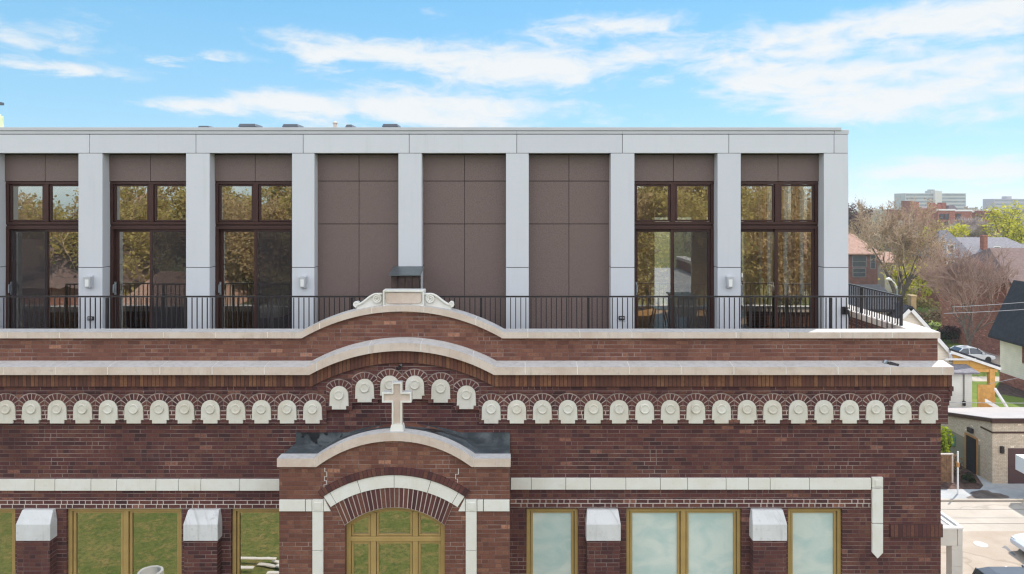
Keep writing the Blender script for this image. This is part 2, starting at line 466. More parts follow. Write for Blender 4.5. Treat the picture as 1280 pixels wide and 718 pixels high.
# dark rooms behind the lower windows
mb = MB(); mb.box(XL + .3, XR - .3, DW + 2.6, DW + 2.7, 5.0, wall_top - .2); mb.build('inner_wall', M['dark_int'], church)
mb = MB(); mb.box(XL + .3, XR - .3, DW + .3, DW + 2.6, 7.2, 7.3); mb.build('inner_floor', M['dark_int'], church)

# arcaded zone, corbelled out over the wall; its foot steps up under the raised medallions
MED = [391.0 - 31.9 * i for i in range(0, 25)]
MED = [(p, 500.0) for p in MED if xc(p, DN) > XL + .2]
MED += [(424, 482.5), (456, 473.5), (487.3, 469.5), (518.5, 469.5), (551, 474), (583, 482)]
MED += [(614 + 31.95 * i, 500.0) for i in range(0, 13)] + [(1029.5, 500), (1061.5, 500), (1094, 500), (1127, 500), (1160, 500)]
mid_b = arch_curve(384, 620, 459, 429, DC)
f_top, _, _ = mid_b(0); COPT = 10 / 71.3
XNR = X(1185, DN)
def znb(x):                                        # lower edge of the arcaded zone
    px = CX + x * FPX / DN
    for (a, b, y) in ((408, 440, 513), (440, 472, 504), (472, 535, 500), (535, 567, 504), (567, 599, 513)):
        if a <= px < b: return Z(y, DN)
    return ZN
f_sold, a0, a1 = mid_b(-COPT)
fN, aN0, aN1 = mid_b(-COPT - .23)
brk = [X(p, DN) for p in (408, 440, 472, 535, 567, 599)]
segs = [XL] + brk + [XNR]
mb = MB()
for s0, s1 in zip(segs[:-1], segs[1:]):
    xs = span(s0, s1, aN0, aN1, 14); zb = znb((s0 + s1) / 2)
    mb.strip(xs, lambda x: fN(x) + .02, lambda x: zb, DN, DW + .3)
# its return down the right side of the building
mb.box(XR, XNR, DW + .3, BACK, ZN, f_sold(XR))
mb.build('arcade_wall', M['brick'], church)
# corbel steps at the right corner
mb = MB()
for k in range(4):
    mb.box(XNR, XNR + .022 * (k + 1), DN - .005 * (k + 1), BACK, Z(507 - 6 * k, DN), Z(507 - 6 * (k + 1), DN))
mb.build('corbel', M['brick'], church)
mb = MB(); mb.box(XL, XNR + .01, DN - .012, DN, Z(492.5, DN), Z(486.5, DN))
# the two darker oversailing courses stay clear of the raised arch
mb = MB()
for (u0, u1) in ((XL, X(398, DN)), (X(606, DN), XNR + .02)):
    mb.box(u0, u1, DN - .02, DN + .02, Z(491, DN), Z(487.2, DN))
mb.build('oversailing_course', M['brick'], church)
# soldier course below the stone ledge
mb = MB(); XSR = X(1190, DS)
mb.strip(span(XL, XSR, a0, a1, 48), f_sold, lambda x: f_sold(x) - .24, DS, DN + .05)
mb.strip([DS + .001, BACK], lambda x: f_sold(XSR), lambda x: f_sold(XSR) - .214, 0, 0) if False else None
mb.box(XNR + .05, XSR, DS + .3, BACK, f_sold(XSR) - .214, f_sold(XSR))
mb.build('soldier_course', M['soldier'], church)

# stone medallions with their brick arches
PX1 = DN / FPX
def med_outline(s=1.0):
    r = 11.6 * PX1; hs = 11.9 * PX1; pts = []
    zt = -11.6 * PX1
    for i in range(17):
        t = math.pi * i / 16; pts.append((r * math.cos(t), zt + r * math.sin(t)))
    zb1, zb0 = -25.0 * PX1, -29.3 * PX1
    pts += [(-r, zt - .02), (-hs, zb1 + .02), (-hs - .006, zb1), (-8.9 * PX1, zb1), (-8.9 * PX1, zb0), (8.9 * PX1, zb0), (8.9 * PX1, zb1), (hs + .006, zb1), (hs, zb1 + .02), (r, zt - .02)]
    return pts
def make_medallion(px, py):
    c = P(px, py, DN); o = empty('_', c)
    mb = MB()
    mb.prism([(c.x + a, c.z + b) for a, b in med_outline()], DN - .022, DN + .03)
    m = mb.build('medallion', M['stone_med'], church, .006)
    zt = c.z - 11.0 * PX1
    d = MB()
    d.lathe((c.x, 0, zt), [(6.0*PX1, DN - .005), (6.0*PX1, DN - .040), (5.2*PX1, DN - .048), (4.6*PX1, DN - .040), (3.2*PX1, DN - .037), (0.001, DN - .044)], 28, 'y')
    # groove ring
    dd = d.build('roundel', M['stone_med'], m, 0, True)
    bpy.data.objects.remove(o)
    return m, c
def make_arch(px, py, i):
    c = P(px, py, DN); cz = c.z - 11.6 * PX1
    mb = MB(); r0 = 12.0 * PX1; r1 = 19.2 * PX1; n = 10; clip = 15.75 * PX1
    def pt(r, t):
        x, z = r * math.cos(t), r * math.sin(t)
        if abs(x) > clip:
            k = clip / abs(x); x *= k; z *= k
        return x, z
    for k in range(n * 3):
        ta, tb = math.pi * (k / (n * 3)), math.pi * ((k + 1) / (n * 3))
        A, B = pt(r0, ta), pt(r0, tb); C, D2 = pt(r1, tb), pt(r1, ta)
        u0, u1 = (k / 3 + i * 17) * .0715, ((k + 1) / 3 + i * 17) * .0715
        y = DN - .012
        q = [(c.x + A[0], y, cz + A[1]), (c.x + D2[0], y, cz + D2[1]), (c.x + C[0], y, cz + C[1]), (c.x + B[0], y, cz + B[1])]
        mb.face(q, [(u0, .06), (u0, .4985), (u1, .4985), (u1, .06)])
        q2 = [(x, DN + .02, z) for x, _, z in q]
        mb.face([q[1], q2[1], q2[2], q[2]], [(u0, .47), (u0, .48), (u1, .48), (u1, .47)])
        mb.face([q[3], q2[3], q2[0], q[0]], [(u0, .03), (u0, .03), (u1, .03), (u1, .03)])
    # mortar line round the outside of the ring
    r2, c2 = r1 + 1.25 * PX1, clip + .2 * PX1
    def pt2(r, t):
        x, z = r * math.cos(t), r * math.sin(t)
        if abs(x) > c2: k = c2 / abs(x); x *= k; z *= k
        return x, z
    for k in range(30):
        ta, tb = math.pi * k / 30, math.pi * (k + 1) / 30
        A, B = pt(r1, ta), pt(r1, tb); C, D2 = pt2(r2, tb), pt2(r2, ta); y = DN - .010
        mb.face([(c.x + A[0], y, cz + A[1]), (c.x + D2[0], y, cz + D2[1]), (c.x + C[0], y, cz + C[1]), (c.x + B[0], y, cz + B[1])], m=1)
    return mb.build('brick_arch', [M['voussoir'], M['mortar_line']], church)
M['mortar_line'] = plain('MortarLine', (.27, .205, .185), .9, 0, .35, 5, .1)
proto, pc = make_medallion(*MED[0])
for i, (px, py) in enumerate(MED):
    make_arch(px, py, i)
    if i:
        d = P(px, py, DN) - pc
        m = proto.copy(); COL.objects.link(m); m.parent = church; m.location = proto.location + d
        for ch in proto.children:
            k = ch.copy(); COL.objects.link(k); k.parent = m
# pale-jointed brickwork between the flat medallions
ps = sorted(MED)
for (p0, y0), (p1, y1) in zip(ps[:-1], ps[1:]):
    if y0 == y1 == 500.0 and p1 - p0 < 36:
        mb = MB(); mb.box(X(p0 + 12.4, DN), X(p1 - 12.4, DN), DN - .008, DN + .02, Z(524.6, DN), Z(513, DN)); mb.build('arcade_pier', M['brick_light'], church)

# the stone ledge (lower coping): separate stones with pale joints
def coping(name, make, xa, xb, y0, y1, t, px_step, mat, ytop, start):
    ft, a, b = make(0); fb, _, _ = make(-t)
    mb = MB(); x = xa; g = .008
    edges = [xa]; xx = start
    while xx < xb - .2:
        if xx > xa + .1: edges.append(xx)
        xx += px_step
    edges.append(xb)
    for e0, e1 in zip(edges[:-1], edges[1:]):
        mb.strip(span(e0 + g, e1 - g, a, b, 40 if e1 > a and e0 < b else 2) if (e1 > a and e0 < b) else [e0 + g, e1 - g], ft, fb, y0, y1, ytop=ytop)
    o = mb.build(name, mat, church)
    j = MB(); j.strip(span(xa + .02, xb - .02, a, b, 60), lambda x: ft(x) - .004, lambda x: fb(x) + .004, y0 + .003, y1 - .005, ytop=ytop)
    j.build('mortar', M['joint'], o)
    return o
XCR = X(1193, DC)
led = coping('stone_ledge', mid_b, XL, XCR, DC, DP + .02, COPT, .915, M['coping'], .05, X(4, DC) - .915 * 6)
mb = MB(); zt = mid_b(0)[0](XCR)
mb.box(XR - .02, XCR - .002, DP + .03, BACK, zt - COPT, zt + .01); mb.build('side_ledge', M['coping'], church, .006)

# parapet above it
up_b = arch_curve(375, 630, 415.6, 382, DU)
UPT = 7.6 / 70.0
fu0, ua, ub = up_b(0); fu1, va, vb = up_b(-UPT)
mb = MB(); XPR = XR - .02
fm = mid_b(0.0)[0]
mb.strip(span(XL, XPR, min(va, a0), max(vb, a1), 60), lambda x: fu1(x), lambda x: min(fm(x) - .02, fu1(x)), DP, DP + .19)
mb.box(XPR - .38, XPR, DP + .195, BACK, zt - .05, fu1(XPR))
mb.build('parapet', M['brick_red'], church)
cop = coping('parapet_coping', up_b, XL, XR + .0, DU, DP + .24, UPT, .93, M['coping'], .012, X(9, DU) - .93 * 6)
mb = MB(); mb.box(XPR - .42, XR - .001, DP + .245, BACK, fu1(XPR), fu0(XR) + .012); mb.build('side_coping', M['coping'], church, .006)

# roof deck behind the parapet
ZDECK = 13.25
mb = MB(); mb.box(XL, XPR - .1, DP + .3, BACK - .1, ZDECK - .25, ZDECK); mb.build('roof_deck', M['roof_grey'], church)

# scrolled crest on top of the arch
DCR = DU + .06
crest = MB()
cx0, cx1 = X(478.5, DCR), X(530, DCR); cz0, cz1 = Z(382, DCR), Z(363, DCR)
def frame(mb, x0, x1, z0, z1, w, y0, y1):
    mb.box(x0, x1, y0, y1, z1 - w, z1); mb.box(x0, x1, y0, y1, z0, z0 + w)
    mb.box(x0, x0 + w, y0, y1, z0 + w, z1 - w); mb.box(x1 - w, x1, y0, y1, z0 + w, z1 - w)
crest.box(cx0 + .02, cx1 - .02, DCR + .05, DCR + .22, cz0, cz1 - .02)
frame(crest, cx0, cx1, cz0 - .02, cz1, .028, DCR, DCR + .24)
cr = crest.build('crest_tablet', M['stone'], church, .006)
pan = MB(); rr = .07; px0, px1, pz0, pz1 = cx0 + .045, cx1 - .045, cz0 + .025, cz1 - .045
poly = []
for (ax, az, t0) in ((px1 - rr, pz1 - rr, 0), (px0 + rr, pz1 - rr, 90), (px0 + rr, pz0 + rr, 180), (px1 - rr, pz0 + rr, 270)):
    for k in range(7): t = R(t0 + 15 * k); poly.append((ax + rr * math.cos(t), az + rr * math.sin(t)))
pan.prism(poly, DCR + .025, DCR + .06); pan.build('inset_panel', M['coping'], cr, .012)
def scroll(side):
    sg = side; base = (cx0 if sg < 0 else cx1)
    mb = MB()
    def spiral(cxx, czz, r0, turns, start, n=46, w=.021):
        pts = []
        for i in range(n):
            f = i / (n - 1); t = start + sg * (-1) * turns * 2 * math.pi * f * -1
            r = r0 * (1 - f * .86)
            pts.append((cxx + r * math.cos(t) , DCR + .05, czz + r * math.sin(t)))
        return pts
    bigx, bigz, br = X(470 if sg < 0 else 537.5, DCR), Z(374, DCR), .083
    smx, smz, sr = X(444.5 if sg < 0 else 563.5, DCR), Z(381, DCR), .047
    # the back slab follows the S-curve
    top = []
    for i in range(17):
        f = i / 16
        x = bigx + (smx - bigx) * f
        s_ = f * f * (3 - 2 * f)
        z = (bigz + br) * (1 - s_) + (smz - .012) * s_
        top.append((x, z))
    inner = [(base, bigz + br * 1.0)]
    outl = inner + top + [(smx, smz - .05), (base, Z(384, DCR))]
    # clip foot to the coping curve
    foot = [(base + (smx - base) * i / 10, fu0(base + (smx - base) * i / 10) - .01) for i in range(11)]
    poly = inner + top + foot[::-1]
    if sg > 0: poly = poly[::-1]
    mb.prism(poly, DCR + .075, DCR + .2)
    mb.tube([(x, DCR + .06, z) for x, z in ([(base, bigz + br)] + top)], [.020] * 18, 8)
    s0 = R(90)
    for (qx, qz, qr, trn) in ((bigx, bigz, br, 2.2), (smx, smz, sr, 1.6)):
        pts = []
        st = R(90) if qr == br else R(-90)
        for i in range(52):
            f = i / 51; dirn = -1 if sg < 0 else 1
            if qr != br: dirn = -dirn if False else dirn
            t = st + dirn * (-1) * -trn * 2 * math.pi * f
            r = qr * (1 - .84 * f)
            pts.append((qx + r * math.cos(t), DCR + .055, qz + r * math.sin(t)))
        mb.tube(pts, [.019 * (1 - .35 * i / 51) for i in range(52)], 7)
        mb.lathe((qx, 0, qz), [(qr * .92, DCR + .2), (qr * .92, DCR + .075), (0.001, DCR + .065)], 20, 'y')
    return mb.build('scroll', M['stone'], church, 0, False)
scroll(-1); scroll(1)

# string courses of pale stone, with joints of uneven spacing
def string(x0, x1, py0, py1, joints, D):
    mb = MB(); es = [x0] + [j for j in joints if x0 + .05 < j < x1 - .05] + [x1]
    for a, b in zip(es[:-1], es[1:]): mb.box(a + .004, b - .004, D - .035, D + .05, Z(py1, D), Z(py0, D))
    o = mb.build('string_course', M['stone'], church, .005)
    j = MB(); j.box(x0 + .01, x1 - .01, D - .028, D + .04, Z(py1, D) + .004, Z(py0, D) - .004); j.build('mortar', M['dark_joint'], o)
DSC = DW
jl = [xc(p) for p in (-295, -250, -190, -120, -74, -28, 45, 70, 115, 147, 196, 224, 252, 300)]
string(XL, PXL - .01, 598.7, 612.8, jl, DSC)
jr = [xc(p) for p in (664, 707, 738, 782, 825, 859, 907, 935, 962, 1011)]
string(PXR + .01, xc(1088), 597.3, 611.5, jr, DSC)
# the pendant strip at its right end
mb = MB(); x0, x1 = xc(1089), xc(1102.5)
mb.box(x0, x1, DW - .04, DW + .05, zc(609), zc(596))
mb.box(x0, x1, DW - .04, DW + .05, zc(653), zc(610))
mb.prism([(x0, zc(654)), (x0, zc(690)), ((x0 + x1) / 2, zc(697)), (x1, zc(690)), (x1, zc(654))], DW - .04, DW + .05)
mb.box(x0 + .05, x1 - .03, DW - .052, DW - .03, zc(607), zc(599))
mb.build('pendant_strip', M['stone'], church, .005)
# soldier courses above and below the strings, pale-jointed courses over the windows
for (x0, x1, o) in ((XL, PXL - .005, 0), (PXR + .005, xc(1088), -1.3)):
    mb = MB(); mb.strip([x0, x1], lambda x: zc(598.6 + o), lambda x: zc(589 + o), DW - .02, DW + .02, v_h=.14)
    mb.build('soldier_course', M['soldier_dark'], church)
    mb = MB(); mb.strip([x0, x1], lambda x: zc(625 + o), lambda x: zc(613 + o), DW - .012, DW + .02)
    mb.build('soldier_course', M['soldier_dark'], church)
    mb = MB(); mb.strip([x0, x1], lambda x: zc(625.2 + o), lambda x: zc(635.4 + o), DW - .014, DW + .02, v_h=.143); mb.build('jointed_course', M['brick_band'], church)
mb = MB(); mb.box(xc(1112), XR + .018, DW - .03, DW + .2, zc(671), zc(655)); 
mb = MB(); mb.strip([xc(1112), XR + .02], lambda x: zc(655), lambda x: zc(671), DW - .03, DW + .2, v_h=.214)
mb.build('soldier_course', M['soldier_dark'], church)

# buttress piers between the windows with white sloped caps
for (a, b) in ((-190, -147), (-190 + 6 - 150, -147 - 144), (19.5, 62.5), (229, 272), (733, 776), (941, 984)):
    if X(a, DW) < XL + .1: continue
    DF = DW - .19; x0, x1 = X(a, DF), X(b, DF)
    mb = MB(); mb.box(x0 + .012, x1 - .012, DF + .01, DW + .02, 0, Z(676, DF)); pr = mb.build('buttress', M['brick'], church)
    cap = MB(); zb, zs, zt_ = Z(676.5, DF), Z(656, DF), zc(635.8)
    c8 = [(x0, DF, zb), (x1, DF, zb), (x1, DW + .02, zb), (x0, DW + .02, zb), (x0, DF, zs), (x1, DF, zs), (x1, DW + .02, zs), (x0, DW + .02, zs)]
    cap.hexa(c8)
    q = .028
    cap.hexa([(x0, DF, zs), (x1, DF, zs), (x1, DW + .02, zs), (x0, DW + .02, zs), (x0 + q, DW - .07, zt_), (x1 - q, DW - .07, zt_), (x1 - q, DW + .02, zt_), (x0 + q, DW + .02, zt_)])
    cap.build('buttress_cap', M['white_cap'], pr, .006)

# lower windows: ochre frames
def ochre(a, b, split, film):
    x0, x1, z0, z1 = xc(a), xc(b), WZ0, WZ1; D = DW + .05
    fr = MB()
    frame(fr, x0 + .002, x1 - .002, z0 + .002, z1 - .002, .062, D, D + .13)
    sashes = [(x0 + .064, x1 - .064)]
    if split:
        xm = (x0 + x1) / 2; fr.box(xm - .045, xm + .045, D + .004, D + .126, z0 + .064, z1 - .064)
        sashes = [(x0 + .064, xm - .047), (xm + .047, x1 - .064)]
    o = fr.build('window', M['ochre'], church, .008)
    for s0, s1 in sashes:
        s = MB(); frame(s, s0 + .012, s1 - .012, z0 + .077, z1 - .068, .042, D + .03, D + .1); s.build('sash', M['ochre'], o, .006)
        g = MB(); frame(g, s0, s1, z0 + .065, z1 - .065, .013, D + .05, D + .12); g.build('groove', M['ochre_dark'], o)
        p = MB(); p.box(s0 + .05, s1 - .05, D + .06, D + .066, z0 + .11, z1 - .1); p.build('pane', M['glass_low'] if not film else M['film'], o)
for i, (a, b) in enumerate(WIN): ochre(a, b, b - a > 100, a > 600)

# ------------------------------------------------------------------ the entrance porch
DF = 11.46
def xp(px): return X(px, DF)
def zp(py): return Z(py, DF)
pc_b = arch_curve(392, 593, 573.5, 541, DF - .06); PT = 10.5 / 75.5
pf0, pa, pb = pc_b(0); pf1, pa1, pb1 = pc_b(-PT)
st_b = arch_curve(405, 581.5, 620, 593, DF)        # stone arch
s0f, sa, sb = st_b(0); SD = .245
s1f, sa1, sb1 = st_b(-16 / 75.5)
wx0, wx1 = xp(431), xp(556)
w_b = arch_curve(431, 556, 657, 635, DF + .1)
def wtop(x):
    xm = (wx0 + wx1) / 2; w = (wx1 - wx0) / 2; h = zp(634.5) - zp(657)
    rad = (w*w + h*h) / (2*h); q = rad*rad - (x - xm) ** 2
    return zp(634.5) - rad + math.sqrt(max(q, 0))
mb = MB()
mb.strip([PXL, wx0], lambda x: zp(600), lambda x: 0, DF, DW + .02)
mb.strip([wx1, PXR], lambda x: zp(600), lambda x: 0, DF, DW + .02)
xs = [wx0 + (wx1 - wx0) * i / 30 for i in range(31)]
mb.strip(xs, lambda x: zp(600), wtop, DF, DF + .5)
mb.strip(span(PXL, PXR, pa1, pb1, 50), pf1, lambda x: zp(600), DF, DW + .02)
mb.strip(xs, lambda x: 8.0, lambda x: 0, DF, DF + .5)
mb.build('porch_wall', M['brick_red'], church)
# brick arch rings
def ring(name, ftop, t, xa, xb, mat, y0, y1, xm, zm_, rad0, rad1, ang0, ang1, n=48, v_h=.214):
    mb = MB(); u = 0
    for i in range(n):
        t0 = ang0 + (ang1 - ang0) * i / n; t1 = ang0 + (ang1 - ang0) * (i + 1) / n
        def q(r, t, y): return (xm - r * math.sin(t) * -1, y, zm_ + r * math.cos(t))
        du = (rad0 + rad1) / 2 * (t1 - t0); uv = [(u, 0), (u + du, 0), (u + du, v_h), (u, v_h)]
        mb.face([q(rad0, t0, y0), q(rad0, t1, y0), q(rad1, t1, y0), q(rad1, t0, y0)], uv)
        mb.face([q(rad1, t0, y0), q(rad1, t1, y0), q(rad1, t1, y1), q(rad1, t0, y1)], uv)
        mb.face([q(rad0, t0, y1), q(rad0, t1, y1), q(rad0, t1, y0), q(rad0, t0, y0)], uv)
        u += du
    for t in (ang0, ang1):
        f = [q(rad0, t, y0), q(rad1, t, y0), q(rad1, t, y1), q(rad0, t, y1)]
        mb.face(f if t == ang1 else f[::-1])
    return mb.build(name, mat, church)
axm = xp(493); aw, ah = (xp(581.5) - xp(405)) / 2, zp(593) - zp(620)
ar = (aw*aw + ah*ah) / (2*ah); azm = zp(593) - ar; aang = math.asin(aw / ar)
tpx = 1 / 75.5
ring('brick_arch_ring', None, 0, 0, 0, M['soldier_dark'], DF - .045, DF + .05, axm, azm, ar + .002, ar + 9 * tpx, -aang - .01, aang + .01, v_h=.16)
# stone arch in five blocks
cuts = [-aang, -aang + .06, -R(17), 0.0, R(17), aang - .06, aang]
for k in range(6):
    pass
sa_root = None
mb = MB()
for c0, c1 in zip(cuts[:-1], cuts[1:]):
    n = 10; g = .0022
    for i in range(n):
        t0 = c0 + g + (c1 - c0 - 2*g) * i / n; t1 = c0 + g + (c1 - c0 - 2*g) * (i + 1) / n
        def q(r, t, y): return (axm + r * math.sin(t), y, azm + r * math.cos(t))
        ra, rb = ar - 16 * tpx, ar
        mb.face([q(ra, t0, DF - .03), q(ra, t1, DF - .03), q(rb, t1, DF - .03), q(rb, t0, DF - .03)])
        mb.face([q(ra, t0, DF + .05), q(ra, t1, DF + .05), q(ra, t1, DF - .03), q(ra, t0, DF - .03)])
        if i in (0,): mb.face([q(ra, t0, DF - .03), q(rb, t0, DF - .03), q(rb, t0, DF + .05), q(ra, t0, DF + .05)])
        if i == n - 1: mb.face([q(rb, t1, DF - .03), q(ra, t1, DF - .03), q(ra, t1, DF + .05), q(rb, t1, DF + .05)])
sarc = mb.build('stone_arch', M['stone'], church)
# joints behind
mb = MB()
n = 40
for i in range(n):
    t0 = -aang + 2 * aang * i / n; t1 = -aang + 2 * aang * (i + 1) / n
    ra, rb = ar - 16 * tpx + .003, ar - .003
    mb.face([q(ra, t0, DF - .024), q(ra, t1, DF - .024), q(rb, t1, DF - .024), q(rb, t0, DF - .024)])
mb.build('mortar', M['dark_joint'], sarc)
# soldier arch round the window
r_in = ar - 16 * tpx - .003
ang2 = math.asin((xp(567) - axm) / r_in)
mb = MB(); u = 0; n = 60
wxm = (wx0 + wx1) / 2; ww = (wx1 - wx0) / 2; wh = zp(634.5) - zp(657); wr = (ww*ww + wh*wh) / (2*wh); wzm = zp(634.5) - wr
wang = math.asin(min(1, ww / wr))
for i in range(n):
    f0, f1 = i / n, (i + 1) / n
    def o_(f): t = -ang2 + 2 * ang2 * f; return (axm + r_in * math.sin(t), azm + r_in * math.cos(t))
    def i_(f): t = -wang + 2 * wang * f; return (wxm + wr * math.sin(t), wzm + wr * math.cos(t) + .003)
    A, B, C_, D_ = i_(f0), i_(f1), o_(f1), o_(f0)
    du = math.hypot(C_[0] - D_[0], C_[1] - D_[1]) * .9; y = DF - .014
    uv = [(u, 0), (u + du, 0), (u + du, .35), (u, .35)]
    mb.face([(A[0], y, A[1]), (B[0], y, B[1]), (C_[0], y, C_[1]), (D_[0], y, D_[1])], uv)
    mb.face([(B[0], y, B[1]), (A[0], y, A[1]), (A[0], DF + .02, A[1]), (B[0], DF + .02, B[1])], uv)
    u += du
vm = brick('PorchVoussoir', DKS, (.2, .15, .14, 1), (.5, .42, .38, 1), (.35, .6), bl=.0715, bh=.6, uv=True, vertical=True, mw=.011)
mb.build('window_arch', vm, church)
# springing band and uprights
for side_ in (0, 1):
  mb = MB()
  for (a, b) in (((349.5, 382), (382.6, 390.4)), ((596.6, 604), (604.6, 637)))[side_]:
    mb.box(xp(a) + .002, xp(b) - .002, DF - .03, DF + .05, zp(638.5), zp(624.5))
  for (a, b) in (((391, 404.6),), ((582.2, 596),))[side_]:
    mb.box(xp(a), xp(b), DF - .04, DF + .05, zp(638.5), zp(624))
    mb.box(xp(a) + .03, xp(b) - .03, DF - .05, DF - .03, zp(636), zp(627))
    for (q0, q1) in ((639, 687), (687.6, 740), (740.6, 800)):
        mb.box(xp(a) + .002, xp(b) - .002, DF - .035, DF + .05, zp(q1), zp(q0))
  if side_ == 0: mb.prism([(xp(405), zp(638.5)), (xp(413.5), zp(638.5)), (xp(405.2), zp(622))], DF - .029, DF + .05)
  else: mb.prism([(xp(573), zp(638.5)), (xp(581.6), zp(638.5)), (xp(581.4), zp(622))], DF - .029, DF + .05)
  mb.build('springing_band', M['stone'], church, .004)
mb = MB(); 
for (a, b) in ((349.5, 391), (596, 637)):
    mb.strip([xp(a), xp(b)], lambda x: zp(624), lambda x: zp(615.5), DF - .02, DF + .02, v_h=.12)
mb.build('soldier_course', M['soldier_dark'], church)
# repaired mortar running down the porch face
for zz in (((406, 585), (406, 590), (408.5, 590), (408.5, 596), (405.5, 596), (405.5, 601), (408, 601), (408, 606), (405, 606), (405, 613)), ((573, 586), (573, 593), (569.5, 593), (569.5, 599), (572, 599), (572, 604), (567, 604), (567, 609), (570, 609), (570, 614))):
    mb = MB(); mb.tube([(xp(a), DF - .0005, zp(b)) for a, b in zz], .006, 4); mb.build('mortar_repair', M['joint'], church)
# porch coping and roof
def cop2(mb, ft, fb, xa, xb, a, b, edges, y0, y1):
    es = [xa] + edges + [xb]
    for e0, e1 in zip(es[:-1], es[1:]):
        mb.strip(span(e0 + .003, e1 - .003, a, b, 30) if (e1 > a and e0 < b) else [e0 + .003, e1 - .003], ft, fb, y0, y1)
mb = MB(); cop2(mb, pf0, pf1, PXL - .02, PXR + .02, pa, pb, [xp(p) for p in (394, 430, 472, 515, 553, 592)], DF - .06, DF + .17)
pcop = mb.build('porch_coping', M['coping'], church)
mb = MB(); mb.strip(span(PXL, PXR, pa, pb, 50), lambda x: pf0(x) - .004, lambda x: pf1(x) + .004, DF - .054, DF + .16); mb.build('mortar', M['joint'], pcop)
xs = span(PXL, PXR, pa, pb, 50); zfl = pf0(PXL)
def rb_(x): return zfl - .06 + (pf0(x) - zfl) * .70
mb = MB()
for x0_, x1_ in zip(xs[:-1], xs[1:]):
    mb.hexa([(x0_, DF + .172, zfl - .2), (x1_, DF + .172, zfl - .2), (x1_, DW - .002, zfl - .2), (x0_, DW - .002, zfl - .2),
             (x0_, DF + .172, pf0(x0_) - .01), (x1_, DF + .172, pf0(x1_) - .01), (x1_, DW - .002, rb_(x1_)), (x0_, DW - .002, rb_(x0_))])
mb.build('porch_roof', M['membrane'], church)
mb = MB(); mb.strip(xs, lambda x: max(zfl + .12, rb_(x) + .04), lambda x: min(zfl - .07, rb_(x) - .02), DW - .03, DW - .004)
mb.build('roof_flashing', M['membrane'], church)
# porch window
mb = MB(); D = DF + .09
fw = .075
xs = [wx0 + .002 + (wx1 - wx0 - .004) * i / 30 for i in range(31)]
def winner(x): 
    r = wr - fw; qq = r*r - (x - wxm) ** 2
    return wzm + math.sqrt(max(qq, 0))
zbot = zp(790)
xi0, xi1 = wx0 + fw, wx1 - fw
xin = [xi0 + (xi1 - xi0) * i / 30 for i in range(31)]
mb.strip(xin, lambda x: wtop(x) - .003, winner, D, D + .14)
mb.strip([wx0 + .002, xi0], lambda x: wtop(x) - .003, lambda x: zbot, D, D + .14)
mb.strip([xi1, wx1 - .002], lambda x: wtop(x) - .003, lambda x: zbot, D, D + .14)
zt0, zt1 = Z(677.5, D), Z(671.5, D)
mb.box(xi0, xi1, D + .004, D + .13, zt0, zt1)
pw = mb.build('porch_window', M['ochre'], church, .008)
m0, m1 = X(466.5, D), X(519, D)
mb = MB()
for c in (m0, m1):
    mb.box(c - .045, c + .045, D + .008, D + .126, zt1, winner(c) - .002); mb.box(c - .045, c + .045, D + .008, D + .126, zbot, zt0)
mb.build('mullion', M['ochre'], pw, .008)
cells = [(xi0, m0 - .045), (m0 + .045, m1 - .045), (m1 + .045, xi1)]
mb = MB(); g = MB(); pn = MB()
for a, b in cells:
    n = 12; s = .035; xx = [a + s + .008 + (b - a - 2*s - .016) * i / n for i in range(n + 1)]
    lo, hi = (lambda x: zt1 + s), (lambda x: winner(x) - s - .004)
    # sash borders
    mb.strip([a + .006 + (b - a - .012) * i / n for i in range(n + 1)], lambda x: winner(x) - .006, lambda x: winner(x) - s - .004, D + .03, D + .1)
    mb.strip([a + .006, b - .006], lambda x: zt1 + s, lambda x: zt1 + .006, D + .031, D + .099)
    for e0, e1 in ((a + .006, a + .006 + s), (b - .006 - s, b - .006)):
        mb.strip([e0, e1], lambda x: winner(x) - s - .002, lambda x: zt1 + s, D + .0305, D + .0995)
    pn.strip(xx, lambda x: winner(x) - s, lambda x: zt1 + s, D + .06, D + .066)
    frame(mb, a + .006, b - .006, zbot, zt0 - .006, s, D + .03, D + .1)
    pn.box(a + s, b - s, D + .06, D + .066, zbot + s, zt0 - s)
mb.build('sash', M['ochre'], pw, .005); pn.build('pane', M['glass_low'], pw)
mb = MB(); mb.box(PXL + .1, PXR - .1, DF + .6, DF + .62, 6, zp(640)); mb.build('inner_wall', M['dark_int'], church)

# ------------------------------------------------------------------ things on the building
cb = pf0(X(496, DF)) + .0
cD = DF + .03
cross = thing('stone_cross', 'pale stone cross with recessed tan panels standing on the crown of the porch arch', 'cross', (X(496, cD), cD, cb))
mb = MB(); cxm = X(496, cD); hw = .083; cz_t = Z(478.5, cD); za0, za1 = Z(503.5, cD), Z(490.8, cD); ax0, ax1 = X(477.5, cD), X(514.2, cD); cz_b = Z(532, cD)
cpoly = [(cxm - hw, cz_b), (cxm + hw, cz_b), (cxm + hw, za0), (ax1, za0), (ax1, za1), (cxm + hw, za1), (cxm + hw, cz_t), (cxm - hw, cz_t), (cxm - hw, za1), (ax0, za1), (ax0, za0), (cxm - hw, za0)]
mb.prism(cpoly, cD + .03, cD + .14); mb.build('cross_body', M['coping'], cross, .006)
rim = MB(); w = .026; n = len(cpoly)
def inset(poly, d):
    out = []; n = len(poly)
    for i in range(n):
        p0, p1, p2 = Vector(poly[i-1]), Vector(poly[i]), Vector(poly[(i+1) % n])
        e1, e2 = (p1 - p0).normalized(), (p2 - p1).normalized()
        n1, n2 = Vector((-e1.y, e1.x)), Vector((-e2.y, e2.x))
        out.append(tuple(p1 + (n1 + n2) * d))
    return out
ci = inset(cpoly, w)
